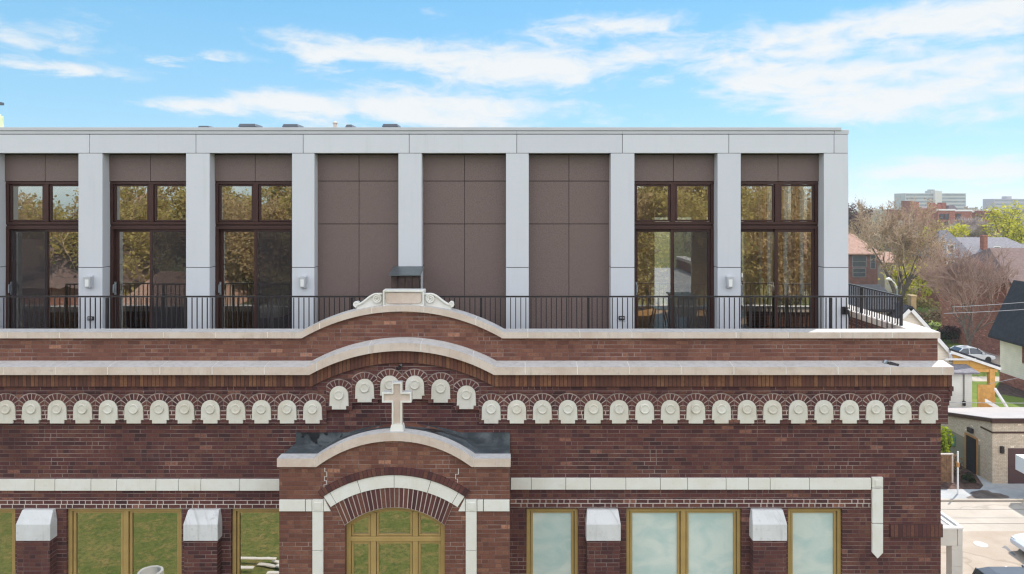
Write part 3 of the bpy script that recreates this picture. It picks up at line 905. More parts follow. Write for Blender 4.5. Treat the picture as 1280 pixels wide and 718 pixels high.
for i in range(n):
    a, b, c, d = cpoly[i], cpoly[(i+1) % n], ci[(i+1) % n], ci[i]
    y0, y1 = cD, cD + .032
    rim.face([(a[0], y0, a[1]), (b[0], y0, b[1]), (c[0], y0, c[1]), (d[0], y0, d[1])])
    rim.face([(d[0], y0, d[1]), (c[0], y0, c[1]), (c[0], y1, c[1]), (d[0], y1, d[1])])
    rim.face([(b[0], y0, b[1]), (a[0], y0, a[1]), (a[0], y1, a[1]), (b[0], y1, b[1])])
rim.build('cross_rim', M['stone'], cross)
mb = MB(); mb.hexa([(cxm - .115, cD - .02, cb - .01), (cxm + .115, cD - .02, cb - .01), (cxm + .115, cD + .17, cb - .01), (cxm - .115, cD + .17, cb - .01),
    (cxm - .095, cD - .005, cz_b + .005), (cxm + .095, cD - .005, cz_b + .005), (cxm + .095, cD + .155, cz_b + .005), (cxm - .095, cD + .155, cz_b + .005)])
mb.build('cross_base', M['stone'], cross, .006)

def camera_unit(name, label, c, d, cat='camera', sc_=1.0):
    t = thing(name, label, cat, c)
    mb = MB(); c = Vector(c); d = Vector(d).normalized()
    k = sc_; mb.tube([c, c + d * .05*k, c + d * .051*k, c + d * .17*k, c + d * .172*k, c + d * .2*k], [.028*k, .028*k, .045*k, .045*k, .05*k, .048*k], 12)
    mb.build('housing', M['black_metal'], t)
    b = MB(); b.lathe(c, [(.05*k, .03), (.05*k, -.01), (.035*k, -.03)], 14, 'y'); b.build('bracket', M['metal_lid'], t)
camera_unit('security_camera', 'tiny dark security camera fixed on the brick above the cross', P(501, 457, DN - .005), (-.3, -.7, -.35), sc_=.55)
camera_unit('floodlight', 'small black floodlight lying on the stone ledge near its right end', P(1107.5, 453.5, 12.3) + Vector((0, 0, .0)), (.75, -.45, -.22), 'floodlight')

# timber vent box behind the crest
DB = 13.2
vb_ = thing('vent_box', 'dark timber box with a sloping metal lid standing behind the scrolled crest', 'vent box', (X(507, DB), DB, ZDECK))
bx0, bx1 = X(488.5, DB), X(524, DB)
mb = MB(); d1 = DB + .3
for k in range(4):
    a = bx0 + (bx1 - bx0) * k / 4; b = bx0 + (bx1 - bx0) * (k + 1) / 4
    mb.box(a + .006, b - .006, DB, DB + .03, ZDECK, Z(345, DB))
mb.box(bx0 + .01, bx1 - .01, DB + .028, d1, ZDECK, Z(346, DB)); mb.build('box_body', M['timber_brown'], vb_)
mb = MB(); zf, zb_ = Z(343.5, DB), Z(337, DB)
mb.hexa([(bx0 - .03, DB - .05, zf - .02), (bx1 + .03, DB - .05, zf - .02), (bx1 + .05, d1 + .05, zb_ - .0), (bx0 + .0, d1 + .05, zb_),
   (bx0 - .03, DB - .05, zf), (bx1 + .03, DB - .05, zf), (bx1 + .05, d1 + .05, zb_ + .03), (bx0, d1 + .05, zb_ + .03)]); mb.build('lid', M['dark_lid'], vb_)
# ================================================================== THE ROOFTOP PENTHOUSE
DPE = 13.73; DRC = DPE + .23
def xq(px): return X(px, DPE)
def zq(py): return Z(py, DPE)
pent = thing('rooftop_penthouse', 'grey panelled rooftop penthouse with brown infill and tall windows set back behind the brick parapet', 'penthouse', (0, DPE, ZDECK))
PIER = [(-167.5, -137.5), (-34.8, -4.8), (98, 128), (232.5, 262), (365, 393), (498, 527), (632.5, 661), (763.5, 793), (897, 926), (1030, 1060.5)]
BAYS = list(zip(PIER[:-1], PIER[1:]))
KIND = ['w', 'w', 'w', 'w', 'p', 'p', 'p', 'w', 'w']
BAYX = [(l[1], r[0]) for l, r in BAYS]
ZT, ZH = zq(159.5), zq(191.5)
XPL, XPRR = xq(-167.5), xq(1060.5)
BK = 18.6
# piers, each in two panels with a shadow gap at the joint
for (a, b) in PIER:
    mb = MB(); zj = zq(334.6)
    mb.box(xq(a), xq(b), DPE, DPE + .34, zj + .006, ZH - .008)
    mb.box(xq(a), xq(b), DPE, DPE + .34, ZDECK, zj - .006)
    o = mb.build('pier', M['panel'], pent, .004)
    g = MB(); g.box(xq(a) + .008, xq(b) - .008, DPE + .008, DPE + .33, ZDECK + .01, ZH + .02); g.build('shadow_gap', M['gap'], o)
# fascia panels
js = [-154.4 - 133.2 + 133.2 * i for i in range(0, 2)] + [-21.2, 112, 245, 379, 511.5, 646, 778, 911, 1042.5]
js = [-167.5, -154.4, -21.2, 112, 245, 379, 511.5, 646, 778, 911, 1042.5, 1060.5]
for a, b in zip(js[:-1], js[1:]):
    mb = MB(); mb.box(xq(a) + .005, xq(b) - .005, DPE - .004, DPE + .2, ZH, zq(168.4)); mb.build('fascia_panel', M['panel'], pent, .004)
mb = MB(); mb.box(XPL + .01, XPRR - .01, DPE + .012, DPE + .3, ZH + .01, ZT - .05); mb.build('fascia_backing', M['gap'], pent)
for a, b in zip(js[:-2], js[1:-1]):
    mb = MB(); mb.box(xq(a) + .002, xq(b) - .002, DPE - .012, DPE + .32, zq(167.6), zq(163.8)); mb.build('parapet_trim', M['panel_trim'], pent)
mb = MB(); mb.box(XPL, xq(1051), DPE - .03, DPE + .36, zq(163.5), ZT); mb.build('parapet_cap', M['panel_trim'], pent, .004)
mb = MB(); mb.box(xq(1043), XPRR + .005, DPE - .01, BK, zq(168), zq(162.3)); mb.build('corner_trim', M['panel_trim'], pent, .004)
# roof slab and ceilings
ZCEIL = zq(196)
mb = MB(); mb.box(XPL, XPRR, DPE + .2, BK, ZH + .05, ZT - .3); mb.build('roof', M['roof_grey'], pent)
mb = MB(); mb.box(XPL + .1, XPRR - .12, DRC + .16, BK - .1, ZCEIL, ZH + .04); mb.build('ceiling', M['wall_int'], pent)
mb = MB(); mb.box(XPL + .1, XPRR - .12, DRC + .02, BK - .1, ZDECK + .002, ZDECK + .03); mb.build('floor', M['wood_floor'], pent)
# side wall with openings, rear wall with openings on the right room
def wall_y(mb, x0, x1, ya, yb, z0, z1, holes):     # wall along y with holes (ya, yb, z0, z1)
    ys = sorted({ya, yb, *[v for h in holes for v in h[:2]]}); zs = sorted({z0, z1, *[v for h in holes for v in h[2:]]})
    for a, b in zip(ys[:-1], ys[1:]):
        for c, d in zip(zs[:-1], zs[1:]):
            if any(h[0] <= (a+b)/2 <= h[1] and h[2] <= (c+d)/2 <= h[3] for h in holes): continue
            mb.box(x0, x1, a, b, c, d)
sh = [(14.45, 15.0, ZDECK + .1, zq(215)), (15.2, 15.85, ZDECK + .1, zq(215)), (16.1, 16.8, ZDECK + .1, zq(215)), (17.1, 17.9, ZDECK + .1, zq(215))]
mb = MB(); wall_y(mb, XPRR - .12, XPRR - .002, DPE + .34, BK, ZDECK, ZH + .04, sh); mb.build('side_wall', M['panel'], pent)
mb = MB()
for h in sh:
    for (a, b) in ((h[0] - .09, h[0]), (h[1], h[1] + .09)): mb.box(XPRR - .2, XPRR - .1, a, b, ZDECK + .03, zq(209))
    mb.box(XPRR - .198, XPRR - .1, h[0], h[1], zq(215), zq(209))
mb.build('window_casing', M['amber'], pent)
mb = MB()
for h in sh: mb.box(XPRR - .06, XPRR - .054, h[0], h[1], h[2], h[3])
mb.build('side_pane', M['glass'], pent)
def wall_x(mb, y0, y1, xa, xb, z0, z1, holes):
    xs = sorted({xa, xb, *[v for h in holes for v in h[:2]]}); zs = sorted({z0, z1, *[v for h in holes for v in h[2:]]})
    for a, b in zip(xs[:-1], xs[1:]):
        for c, d in zip(zs[:-1], zs[1:]):
            if any(h[0] <= (a+b)/2 <= h[1] and h[2] <= (c+d)/2 <= h[3] for h in holes): continue
            mb.box(a, b, y0, y1, c, d)
bh = [(5.1, 6.1, ZDECK + .1, 15.7), (3.7, 4.7, ZDECK + .1, 15.7)]
mb = MB(); wall_x(mb, BK - .12, BK, XPL, XPRR - .125, ZDECK, ZH + .04, bh); mb.build('rear_wall', M['warm_wall'], pent)
mb = MB(); mb.box(XPL, XPL + .1, DPE + .34, BK - .125, ZDECK, ZH + .04); mb.build('side_wall', M['panel'], pent)
# room partitions
mb = MB()
for px in (-20, 113, 247, 379, 775):
    mb.box(xq(px) - .06, xq(px) + .06, DPE + .35, BK - .125, ZDECK + .03, ZCEIL)
mb.build('partition', M['warm_wall'], pent)

for (a, b), kd in zip(BAYX, KIND):
    x0, x1 = xq(a), xq(b); xm = (x0 + x1) / 2; D = DRC
    zs1, zs0 = Z(193.5, D), Z(226.6, D)
    if kd == 'p':
        rows = [(193.5, 226.2), (227, 279.8), (280.6, 436)]
        mb = MB(); mb.box(x0, x1, D + .02, D + .16, ZDECK, ZH); mb.build('backing_wall', M['gap'], pent)
        for (r0, r1) in rows:
            for (u0, u1) in ((x0 + .002, xm - .005), (xm + .005, x1 - .002)):
                mb = MB(); mb.box(u0, u1, D, D + .03, max(Z(r1, D), ZDECK), Z(r0, D)); mb.build('wall_panel', M['brown'], pent, .002)
        continue
    for (u0, u1) in ((x0 + .002, xm - .005), (xm + .005, x1 - .002)):
        mb = MB(); mb.box(u0, u1, D, D + .03, zs0, zs1); mb.build('spandrel_panel', M['brown'], pent, .002)
    mb = MB(); mb.box(x0, x1, D + .02, D + .16, zs0, ZH); mb.build('spandrel_backing', M['gap'], pent)
    x0 += .006; x1 -= .006; xm = (x0 + x1) / 2
    mb = MB(); mb.box(x0, x1, D + .05, D + .13, Z(283.2, D) - .01, Z(280.8, D) + .01); mb.build('mullion', M['bronze'], pent)
    # transom lights
    t1, t0 = Z(227, D), Z(281, D); DFm = D + .02
    mb = MB(); frame(mb, x0, x1, t0, t1, .055, DFm, DFm + .12); mb.box(xm - .05, xm + .05, DFm + .002, DFm + .118, t0 + .055, t1 - .055)
    tw = mb.build('transom_window', M['bronze'], pent, .006)
    mb = MB(); pn = MB()
    for (u0, u1) in ((x0 + .057, xm - .052), (xm + .052, x1 - .057)):
        frame(mb, u0 + .006, u1 - .006, t0 + .062, t1 - .062, .035, DFm + .03, DFm + .09)
        pn.box(u0 + .03, u1 - .03, DFm + .055, DFm + .061, t0 + .09, t1 - .09)
    mb.build('sash', M['bronze'], tw, .004); pn.build('pane', M['glass'], tw)
    # sliding door below
    s1, s0 = Z(283, D), ZDECK + .03
    mb = MB(); frame(mb, x0, x1, s0, s1, .06, DFm, DFm + .16)
    sd = mb.build('sliding_door', M['bronze'], pent, .006)
    for k, (u0, u1, dy) in enumerate(((x0 + .062, xm + .04, .09), (xm - .04, x1 - .062, .03))):
        mb = MB(); frame(mb, u0, u1, s0 + .062, s1 - .062, .058, DFm + dy, DFm + dy + .045)
        mb.build('door_leaf', M['bronze'], sd, .004)
        pn = MB(); pn.box(u0 + .05, u1 - .05, DFm + dy + .02, DFm + dy + .026, s0 + .11, s1 - .11); pn.build('pane', M['glass'], sd)
    # insect screen over one leaf
    if a < 0: u0, u1 = x0 + .1, xm + .02
    else: u0, u1 = xm + .02, x1 - .1
    if a < 860:
        mb = MB(); mb.box(u0, u1, DFm + .012, DFm + .016, s0 + .1, s1 - .1); mb.build('insect_screen', M['screen'], sd)
    hd = MB(); hx = x0 + .085; hz = Z(361, D)
    hd.tube([(hx, DFm + .05, hz + .09), (hx, DFm - .03, hz + .075), (hx, DFm - .035, hz - .075), (hx, DFm + .05, hz - .09)], .013, 8)
    hd.box(hx - .018, hx + .018, DFm + .03, DFm + .05, hz - .13, hz + .13)
    hd.build('handle', M['metal_lid'], sd)

# lamps and outlet boxes on the piers
def wall_lamp(px, label):
    c = P(px, 352.5, DPE); t = thing('wall_lamp', label, 'wall lamp', c, 'wall lamps on the penthouse piers')
    mb = MB(); mb.box(c.x - .06, c.x + .06, DPE - .03, DPE - .002, c.z - .12, c.z + .13); mb.build('back_plate', M['panel_trim'], t, .006)
    mb = MB(); mb.hexa([(c.x - .052, DPE - .1, c.z - .11), (c.x + .052, DPE - .1, c.z - .11), (c.x + .052, DPE - .03, c.z - .11), (c.x - .052, DPE - .03, c.z - .11),
        (c.x - .07, DPE - .13, c.z + .11), (c.x + .07, DPE - .13, c.z + .11), (c.x + .07, DPE - .03, c.z + .11), (c.x - .07, DPE - .03, c.z + .11)]); mb.build('shade', M['panel_trim'], t, .006)
    mb = MB(); mb.box(c.x - .035, c.x + .035, DPE - .125, DPE - .1, c.z - .085, c.z + .06); mb.build('lens', M['white_plastic'], t, .004)
wall_lamp(113, 'small grey wall lamp on the pier left of the porch, leftmost of the three lamps')
wall_lamp(380, 'small grey wall lamp on the pier beside the first blank brown panel bay')
wall_lamp(911, 'small grey wall lamp on the pier between the two right hand glazed bays')
def outlet(px, py, label):
    c = P(px, py, DPE); t = thing('outlet_box', label, 'outlet', c, 'outlet boxes on the penthouse piers')
    mb = MB(); mb.box(c.x - .06, c.x + .06, DPE - .035, DPE - .002, c.z - .04, c.z + .04); mb.build('housing', M['black_metal'], t, .008)
    mb = MB(); mb.box(c.x - .045, c.x + .045, DPE - .05, DPE - .036, c.z - .022, c.z + .022); mb.build('cover', M['metal_lid'], t, .006)
outlet(114, 398, 'small black outlet box low on the pier below the leftmost wall lamp')
outlet(777, 397.5, 'small black outlet box low on the pier left of the room with white chairs')
c = P(1055, 391, DPE); t = thing('hose_tap', 'dark tap fitting on the corner pier at the right end of the penthouse', 'tap', c)
mb = MB(); mb.box(c.x - .05, c.x + .05, DPE - .05, DPE - .002, c.z - .03, c.z + .12); mb.build('tap_plate', M['black_metal'], t, .006)
mb = MB(); mb.tube([(c.x, DPE - .04, c.z + .08), (c.x + .02, DPE - .13, c.z + .06), (c.x + .04, DPE - .15, c.z - .1)], .02, 8); mb.lathe((c.x + .01, DPE - .1, c.z + .1), [(.035, 0), (.035, .02)], 12); mb.build('spout', M['black_metal'], t)

# railings
def rail_run(label, p0, p1, pitch, posts):
    t = thing('roof_railing', label, 'railing', p0, 'thin black railings round the roof terrace')
    p0, p1 = Vector(p0), Vector(p1); d = p1 - p0; L = d.length; d.normalize(); n = Vector((-d.y, d.x, 0))
    def bar(name, a, b, z0, z1, w, parent=t):
        q = [p0 + d*a - n*w, p0 + d*b - n*w, p0 + d*b + n*w, p0 + d*a + n*w]
        mb = MB(); mb.hexa([(v.x, v.y, z0) for v in q] + [(v.x, v.y, z1) for v in q]); return mb.build(name, M['black_metal'], parent)
    zt = Z(370, 12.99)
    bar('top_rail', 0, L, zt - .028, zt, .02); bar('bottom_rail', 0, L, ZDECK + .1, ZDECK + .13, .016)
    for s in posts: bar('post', s - .022, s + .022, ZDECK, zt - .036, .022)
    k = int(L / pitch); first = None
    for i in range(1, k + 1):
        s = i * pitch
        if s > L - .03 or any(abs(s - q) < .04 for q in posts): continue
        if first is None:
            first = bar('baluster', s - .008, s + .008, ZDECK + .13, zt - .035, .008); fs = s
        else:
            c = first.copy(); COL.objects.link(c); c.parent = t; c.location = first.location + d * (s - fs)
DRL = 12.99
xa, xb, xcn = X(-8, DRL), X(497, DRL), X(1128, DRL)
rail_run('black railing along the parapet left of the scrolled crest', (xa, DRL, 0), (xb - .02, DRL, 0), .0955, [.02] + [X(p, DRL) - xa for p in (134, 232, 340, 440)])
rail_run('black railing along the parapet right of the scrolled crest', (xb + .02, DRL, 0), (xcn, DRL, 0), .0955, [X(p, DRL) - xb for p in (600, 734, 837, 937, 1037)] + [xcn - xb - .045])
rail_run('black railing running back along the right side of the roof terrace', (xcn, DRL + .06, 0), (xcn, BK + 1.5, 0), .0955, [1.5, 3.0, 4.5, 6.0])

# fittings on the penthouse roof
def roof_cap(px0, px1, py, D, label, wide=True):
    x0, x1 = X(px0, D), X(px1, D); zt = Z(py, D); zr = ZT - .3
    t = thing('roof_vent', label, 'roof vent', ((x0 + x1) / 2, D, zr), 'low vents on the penthouse roof')
    mb = MB(); mb.box(x0 + .04, x1 - .04, D + .03, D + .45, zr, zt - .05); mb.build('curb', M['roof_grey'], t)
    mb = MB(); mb.hexa([(x0, D, zt - .07), (x1, D, zt - .07), (x1, D + .5, zt - .07), (x0, D + .5, zt - .07), (x0 + .03, D + .03, zt), (x1 - .03, D + .03, zt), (x1 - .03, D + .47, zt), (x0 + .03, D + .47, zt)])
    mb.build('hood', M['metal_dark'], t, .01)
M['metal_dark'] = plain('DarkHood', (.10, .11, .13), .5, .3, .1, 4, 0)
roof_cap(246, 262, 157.2, 15.2, 'lowest dark roof vent, leftmost above the grey fascia')
roof_cap(297, 320, 154.6, 15.2, 'wide dark roof vent, second from the left above the grey fascia')
roof_cap(352, 373, 155, 15.2, 'dark roof vent with a red spot, third above the grey fascia')
roof_cap(431, 441, 155.6, 15.2, 'narrow dark roof vent beside a slim pipe')
roof_cap(477, 498, 154.8, 15.2, 'dark flat roof vent above the joint of the grey fascia, rightmost of the row')
c = P(419, 156, 15.3); t = tag(MB().tube([(c.x, 15.3, ZT - .3), (c.x, 15.3, Z(154.4, 15.3))], .04, 10).lathe((c.x, 15.3, Z(154.6, 15.3)), [(.06, 0), (.06, .02), (.01, .05)], 12).build('vent_pipe', M['coping']), 'slim pale pipe between two dark vents on the penthouse roof', 'vent pipe')
# flue at the left edge
c = thing('chimney_flue', 'pale green chimney with a dark raised cap at the left edge of the roof', 'chimney', (X(-3, 16.5), 16.5, ZT - .3))
x0, x1 = X(-16, 16.5), X(5.0, 16.9)
mb = MB(); mb.box(x0, x1, 16.5, 16.9, ZT - .3, Z(143, 16.5)); mb.box(x0 - .0, x1 - .04, 16.54, 16.86, Z(143, 16.5), Z(140.5, 16.5)); mb.build('shaft', plain('PaleGreenRender', (.52, .58, .38), .8), c, .01)
mb = MB(); mb.box(x0 + .1, x0 + .13, 16.6, 16.63, Z(141, 16.5), Z(128, 16.5)); mb.box(x1 - .17, x1 - .14, 16.6, 16.63, Z(141, 16.5), Z(128, 16.5)); mb.build('cap_leg', M['metal_dark'], c)
mb = MB(); mb.box(x0 - .1, X(5.2, 16.95), 16.45, 16.95, Z(128.5, 16.5), Z(125.2, 16.5)); mb.build('cap', M['metal_dark'], c)

# ------------------------------------------------------------------ furniture seen through the glass
def shell_chair(px, D, label, face):
    x = X(px, D); z0 = ZDECK + .03
    t = thing('shell_chair', label, 'chair', (x, D, z0), 'white chairs in the penthouse room')
    mb = MB(); n = 8; prof = []
    for i in range(9):
        f = i / 8
        if f < .45: prof.append((face * (.24 - f / .45 * .42), .45 - .03 * math.sin(f / .45 * 3.14)))
        else:
            g = (f - .45) / .55; prof.append((face * (-.18 - .12 * g), .45 + .42 * g))
    for (a, b) in zip(prof[:-1], prof[1:]):
        w0, w1 = .23, .23
        mb.hexa([(x + a[0], D - w0, z0 + a[1] - .012), (x + b[0], D - w1, z0 + b[1] - .012), (x + b[0], D + w1, z0 + b[1] - .012), (x + a[0], D + w0, z0 + a[1] - .012),
                 (x + a[0], D - w0, z0 + a[1] + .012), (x + b[0], D - w1, z0 + b[1] + .012), (x + b[0], D + w1, z0 + b[1] + .012), (x + a[0], D + w0, z0 + a[1] + .012)])
    mb.build('shell', M['white_plastic'], t)
    for sx in (-.19, .19):
        for sy in (-.19, .19):
            mb = MB(); mb.tube([(x + sx * .5, D + sy * .5, z0 + .44), (x + sx, D + sy, z0)], [.018, .012], 6); mb.build('leg', M['amber'], t)
shell_chair(824, 15.6, 'white shell chair facing right, left of the white table top behind the glass', 1)
shell_chair(875, 15.6, 'white shell chair facing left, right of the white table top behind the glass', -1)
x0, x1 = X(843, 15.2), X(870, 15.2); z0 = ZDECK + .03
t = thing('dining_table', 'white table between two shell chairs in the right hand penthouse room', 'table', ((x0 + x1) / 2, 15.3, z0))
mb = MB(); mb.box(x0 - .03, x1 + .03, 15.1, 15.9, z0 + .72, z0 + .75); mb.build('table_top', M['white_plastic'], t, .005)
mb = MB(); mb.box(x0, x1, 15.14, 15.17, z0 + .3, z0 + .715); mb.build('front_panel', M['white_plastic'], t)
for a in (x0, x1 - .04):
    for b in (15.18, 15.82): mb = MB(); mb.box(a, a + .04, b, b + .04, z0, z0 + .72); mb.build('leg', M['white_plastic'], t)
def sofa(xa, xb, D, label):
    t = thing('sofa', label, 'sofa', ((xa + xb) / 2, D + .4, z0))
    mb = MB(); mb.box(xa, xb, D + .1, D + .85, z0 + .06, z0 + .4); mb.build('seat', M['black_fabric'], t, .05, segs=3)
    mb = MB(); mb.box(xa, xb, D, D + .2, z0 + .1, z0 + .82); mb.build('backrest', M['black_fabric'], t, .06, segs=3)
    for a in (xa - .12, xb + .001): mb = MB(); mb.box(a, a + .12, D, D + .85, z0 + .02, z0 + .6); mb.build('armrest', M['black_fabric'], t, .04, segs=3)
sofa(X(955, 14.8), X(1008, 14.8), 14.75, 'black sofa with its back to the glass in the rightmost penthouse bay')
sofa(X(150, 14.9), X(222, 14.9), 14.9, 'dark sofa behind the sliding door of the second glazed bay from the left')
x = X(985, 16.3); t = thing('floor_lamp', 'slim white floor lamp with a tilted shade behind the black sofa', 'lamp', (x, 16.3, z0))
mb = MB(); mb.tube([(x, 16.3, z0), (x, 16.3, Z(344, 16.3))], .014, 8); mb.build('stem', M['white_plastic'], t)
mb = MB(); mb.tube([(x - .1, 16.3, Z(343, 16.3) - .02), (x + .12, 16.3, Z(340, 16.3) + .02)], [.05, .05], 12); mb.build('shade', M['white_plastic'], t)
mb = MB(); mb.lathe((x, 16.3, z0), [(.13, 0), (.13, .02), (.02, .03)], 20); mb.build('foot', M['white_plastic'], t)
xa, xb = X(318, 14.9), X(352, 14.9)
t = thing('bed', 'bed with a white cover behind the third glazed bay from the left', 'bed', ((xa + xb) / 2, 15.6, z0))
mb = MB(); mb.box(xa, xb, 14.9, 16.8, z0 + .05, z0 + .3); mb.build('bed_frame', M['timber_brown'], t)
mb = MB(); mb.box(xa, xb, 14.9, 16.8, z0 + .3, z0 + .56); mb.build('cover', M['white_plastic'], t, .06, segs=3)
# ================================================================== GROUND
def ground_mat():
    t = NT('GroundGrass'); p = t.pos()
    n1 = t.noise(p, .16, 4, .6); n2 = t.noise(p, 1.4, 6, .75, .6); n3 = t.noise(p, 4.5, 5, .8)
    c = t.mix(t.step(n1, .35, .65), (.085, .105, .025, 1), (.145, .14, .045, 1))
    c = t.mix(t.math('MULTIPLY', t.step(n2, .46, .62), .85), c, (.20, .15, .06, 1))
    c = t.mix(t.math('MULTIPLY', t.step(n3, .45, .6), .7), c, (.035, .06, .014, 1))
    c = t.mix(t.math('MULTIPLY', t.step(t.noise(p, 9, 3, .7), .6, .72), .7), c, (.24, .21, .10, 1))
    return t.out(c, .95, 0, t.bump(n3, .8, .06), .1)
M['grass'] = ground_mat()
def concrete(name, a, b, crack=.12):
    t = NT(name); p = t.pos()
    n = t.noise(p, .5, 5, .65, .3); n2 = t.noise(p, 30, 3, .6)
    c = t.mix(t.step(n, .35, .7), a, b)
    c = t.mix(t.math('MULTIPLY', t.step(n2, .5, .8), .2), c, L4(a, .6))
    v = t.n('ShaderNodeTexVoronoi', _feature='DISTANCE_TO_EDGE'); v.inputs['Scale'].default_value = .16
    wp = t.n('ShaderNodeVectorMath', _operation='ADD'); t.put(wp.inputs[0], p)
    nn = t.n('ShaderNodeTexNoise'); nn.inputs['Scale'].default_value = .7; t.put(nn.inputs['Vector'], p)
    sc = t.n('ShaderNodeVectorMath', _operation='SCALE'); t.put(sc.inputs[0], nn.outputs[1]); sc.inputs['Scale'].default_value = 2.0
    t.put(wp.inputs[1], sc.outputs[0]); t.put(v.inputs['Vector'], wp.outputs[0])
    c = t.mix(t.math('MULTIPLY', t.step(v.outputs[0], .02, .003), crack * 3), c, L4(a, .5))
    return t.out(c, .9, 0, t.bump(n2, .3, .01), .2)
M['concrete'] = concrete('AlleyConcrete', (.40, .345, .29, 1), (.47, .41, .35, 1))
M['concrete_tan'] = concrete('TanConcrete', (.36, .285, .22, 1), (.42, .345, .28, 1))
M['pavement'] = concrete('GreyPavement', (.33, .33, .33, 1), (.42, .42, .42, 1), .05)
M['asphalt'] = concrete('StreetAsphalt', (.17, .165, .165, 1), (.22, .21, .21, 1), .1)
M['mulch'] = plain('Mulch', (.085, .05, .04), .95, 0, .5, 3, .8, 12)
M['stain'] = plain('WetPatch', (.12, .095, .085), .45, 0, .3, 2, .1, 20)
def sheet(name, pts, z, mat, kind='structure'):
    mb = MB(); mb.face([(p[0], p[1], z) for p in pts]); o = mb.build(name, mat); o['kind'] = kind; return o
sheet('ground', [(-2500, -900), (2500, -900), (2500, 4000), (-2500, 4000)], 0, M['grass'])
sheet('alley', [(7.8, 12), (60, 12), (60, GD(627.5)), (7.8, GD(627.5))], .006, M['concrete'])
sheet('parking_pad', [(17.6, 15), (60, 15), (60, GD(664.5)), (17.6, GD(664.5))], .011, M['concrete_tan'])
mb = MB()
for py in (637, 655): y = GD(py); mb.box(8, 60, y - .02, y + .02, .0065, .0085)
o = mb.build('pavement_joint', M['dark_joint']); o['kind'] = 'structure'
yk = GD(627.5)
mb = MB(); mb.box(8, 60, yk + .004, yk + .16, 0, .11); o = mb.build('kerb', M['concrete'], None, .015); o['kind'] = 'structure'
a, b, c, d = G(1170, 612), G(1225, 612), G(1240, 606), G(1300, 606)
sheet('pavement', [(X(1150, yk), yk + .16), (X(1420, yk), yk + .16), (d.x + 3, GD(600)), (G(1238, 598).x, GD(598)), (b.x, b.y), (X(1150, b.y), b.y)], .012, M['pavement'])
sheet('walkway', [tuple(G(1233, 613))[:2], tuple(G(1245, 608))[:2], tuple(G(1226, 585))[:2], tuple(G(1214, 585))[:2]], .018, M['pavement'])
pts = []
for i in range(22):
    t = 2 * math.pi * i / 22; r = 1 + .22 * math.sin(3 * t + 1) + .1 * math.sin(7 * t)
    q = G(1232 + 24 * r * math.cos(t), 620.5 + 6.3 * r * math.sin(t)); pts.append((q.x, q.y))
sheet('gravel_patch', pts[::-1], .017, M['stain'])
sheet('planting_bed', [tuple(G(1160, 612))[:2], tuple(G(1231, 612))[:2], tuple(G(1212, 580))[:2], tuple(G(1160, 575))[:2]], .010, M['mulch'])
# tar streak and manhole on the concrete
pts = [G(px, py) for px, py in ((1252, 685), (1256, 682.5), (1259, 684), (1264, 689), (1270, 694), (1268, 695.5), (1261, 690), (1257, 686.5))]
sheet('tar_streak', [(p.x, p.y) for p in reversed(pts)], .015, M['asphalt'])
g = G(1226, 681)
mh = tag(MB().lathe((g.x, g.y, .0), [(.30, .010), (.30, .020), (.27, .024), (.25, .017), (.001, .017)], 28).build('manhole_cover', plain('PaleIron', (.5, .47, .44), .7, 0, .2, 8, .5, 30)), 'round pale manhole cover set in the tan concrete', 'manhole')
# lawn, street and far verge on the right
t_ = NT('FreshLawn'); p_ = t_.pos()
c_ = t_.mix(t_.step(t_.noise(p_, .35, 5, .65), .38, .62), (.11, .16, .03, 1), (.18, .215, .045, 1))
c_ = t_.mix(t_.math('MULTIPLY', t_.step(t_.noise(p_, 6, 4, .7), .45, .65), .4), c_, (.10, .15, .03, 1))
M['lawn'] = t_.out(c_, .95, 0, None, .1)
sheet('lawn', [(14, 49.5), (140, 49.5), (140, 150), (14, 150)], .004, M['lawn'])
sheet('street', [(14, GD(463)), (95, GD(463)), (95, GD(438)), (14, GD(438))], .006, M['concrete_tan'])
sheet('footpath', [(20, GD(477)), (95, GD(477)), (95, GD(471)), (20, GD(471))], .007, M['concrete'])
sheet('flower_bed', [tuple(G(1243, 492))[:2], tuple(G(1330, 506))[:2], tuple(G(1330, 488))[:2], tuple(G(1250, 479))[:2]], .008, M['mulch'])

# ================================================================== BUILDINGS ON THE RIGHT
M['white_siding'] = None
def siding(name, col, pitch=.11, axis=2):
    t = NT(name); s = t.sep(t.pos()); f = t.math('FRACT', t.math('DIVIDE', s[axis], pitch))
    n = t.noise(t.pos(), 1.2, 3)
    c = t.mix(t.step(n, .3, .7), L4(col, .93), L4(col, 1.05))
    c = t.mix(t.math('MULTIPLY', t.step(f, .1, .0), .45), c, L4(col, .45))
    return t.out(c, .7, 0, t.bump(f, .5, .02), .3)
M['white_siding'] = siding('WhiteSiding', (.62, .60, .54), .15)
M['beige_siding'] = siding('BeigeSiding', (.83, .73, .61), .2)
M['olive_siding'] = siding('OliveSiding', (.26, .235, .17), .2)
M['plywood'] = siding('YellowSheathing', (.55, .30, .07), 1.2, 0)
M['plywood_dark'] = plain('YellowTimber', (.58, .31, .09), .7, 0, .15, 3, .1)
def shingle(name, col, row=.18):
    t = NT(name); p = t.pos(); s = t.sep(p)
    n = t.noise(p, 3, 4, .7); f = t.math('FRACT', t.math('DIVIDE', s[2], row))
    n2 = t.noise(p, 16, 2, .6)
    c = t.mix(t.step(n, .3, .7), L4(col, .75), L4(col, 1.2)); c = t.mix(t.math('MULTIPLY', t.step(n2, .45, .7), .35), c, L4(col, .5))
    c = t.mix(t.math('MULTIPLY', t.step(f, .15, 0), .4), c, L4(col, .4))
    return t.out(c, .9, 0, t.bump(n2, .4, .02), .2)
M['roof_black'] = shingle('BlackShingle', (.035, .037, .045))
M['roof_brown'] = shingle('BrownShingle', (.17, .115, .105))
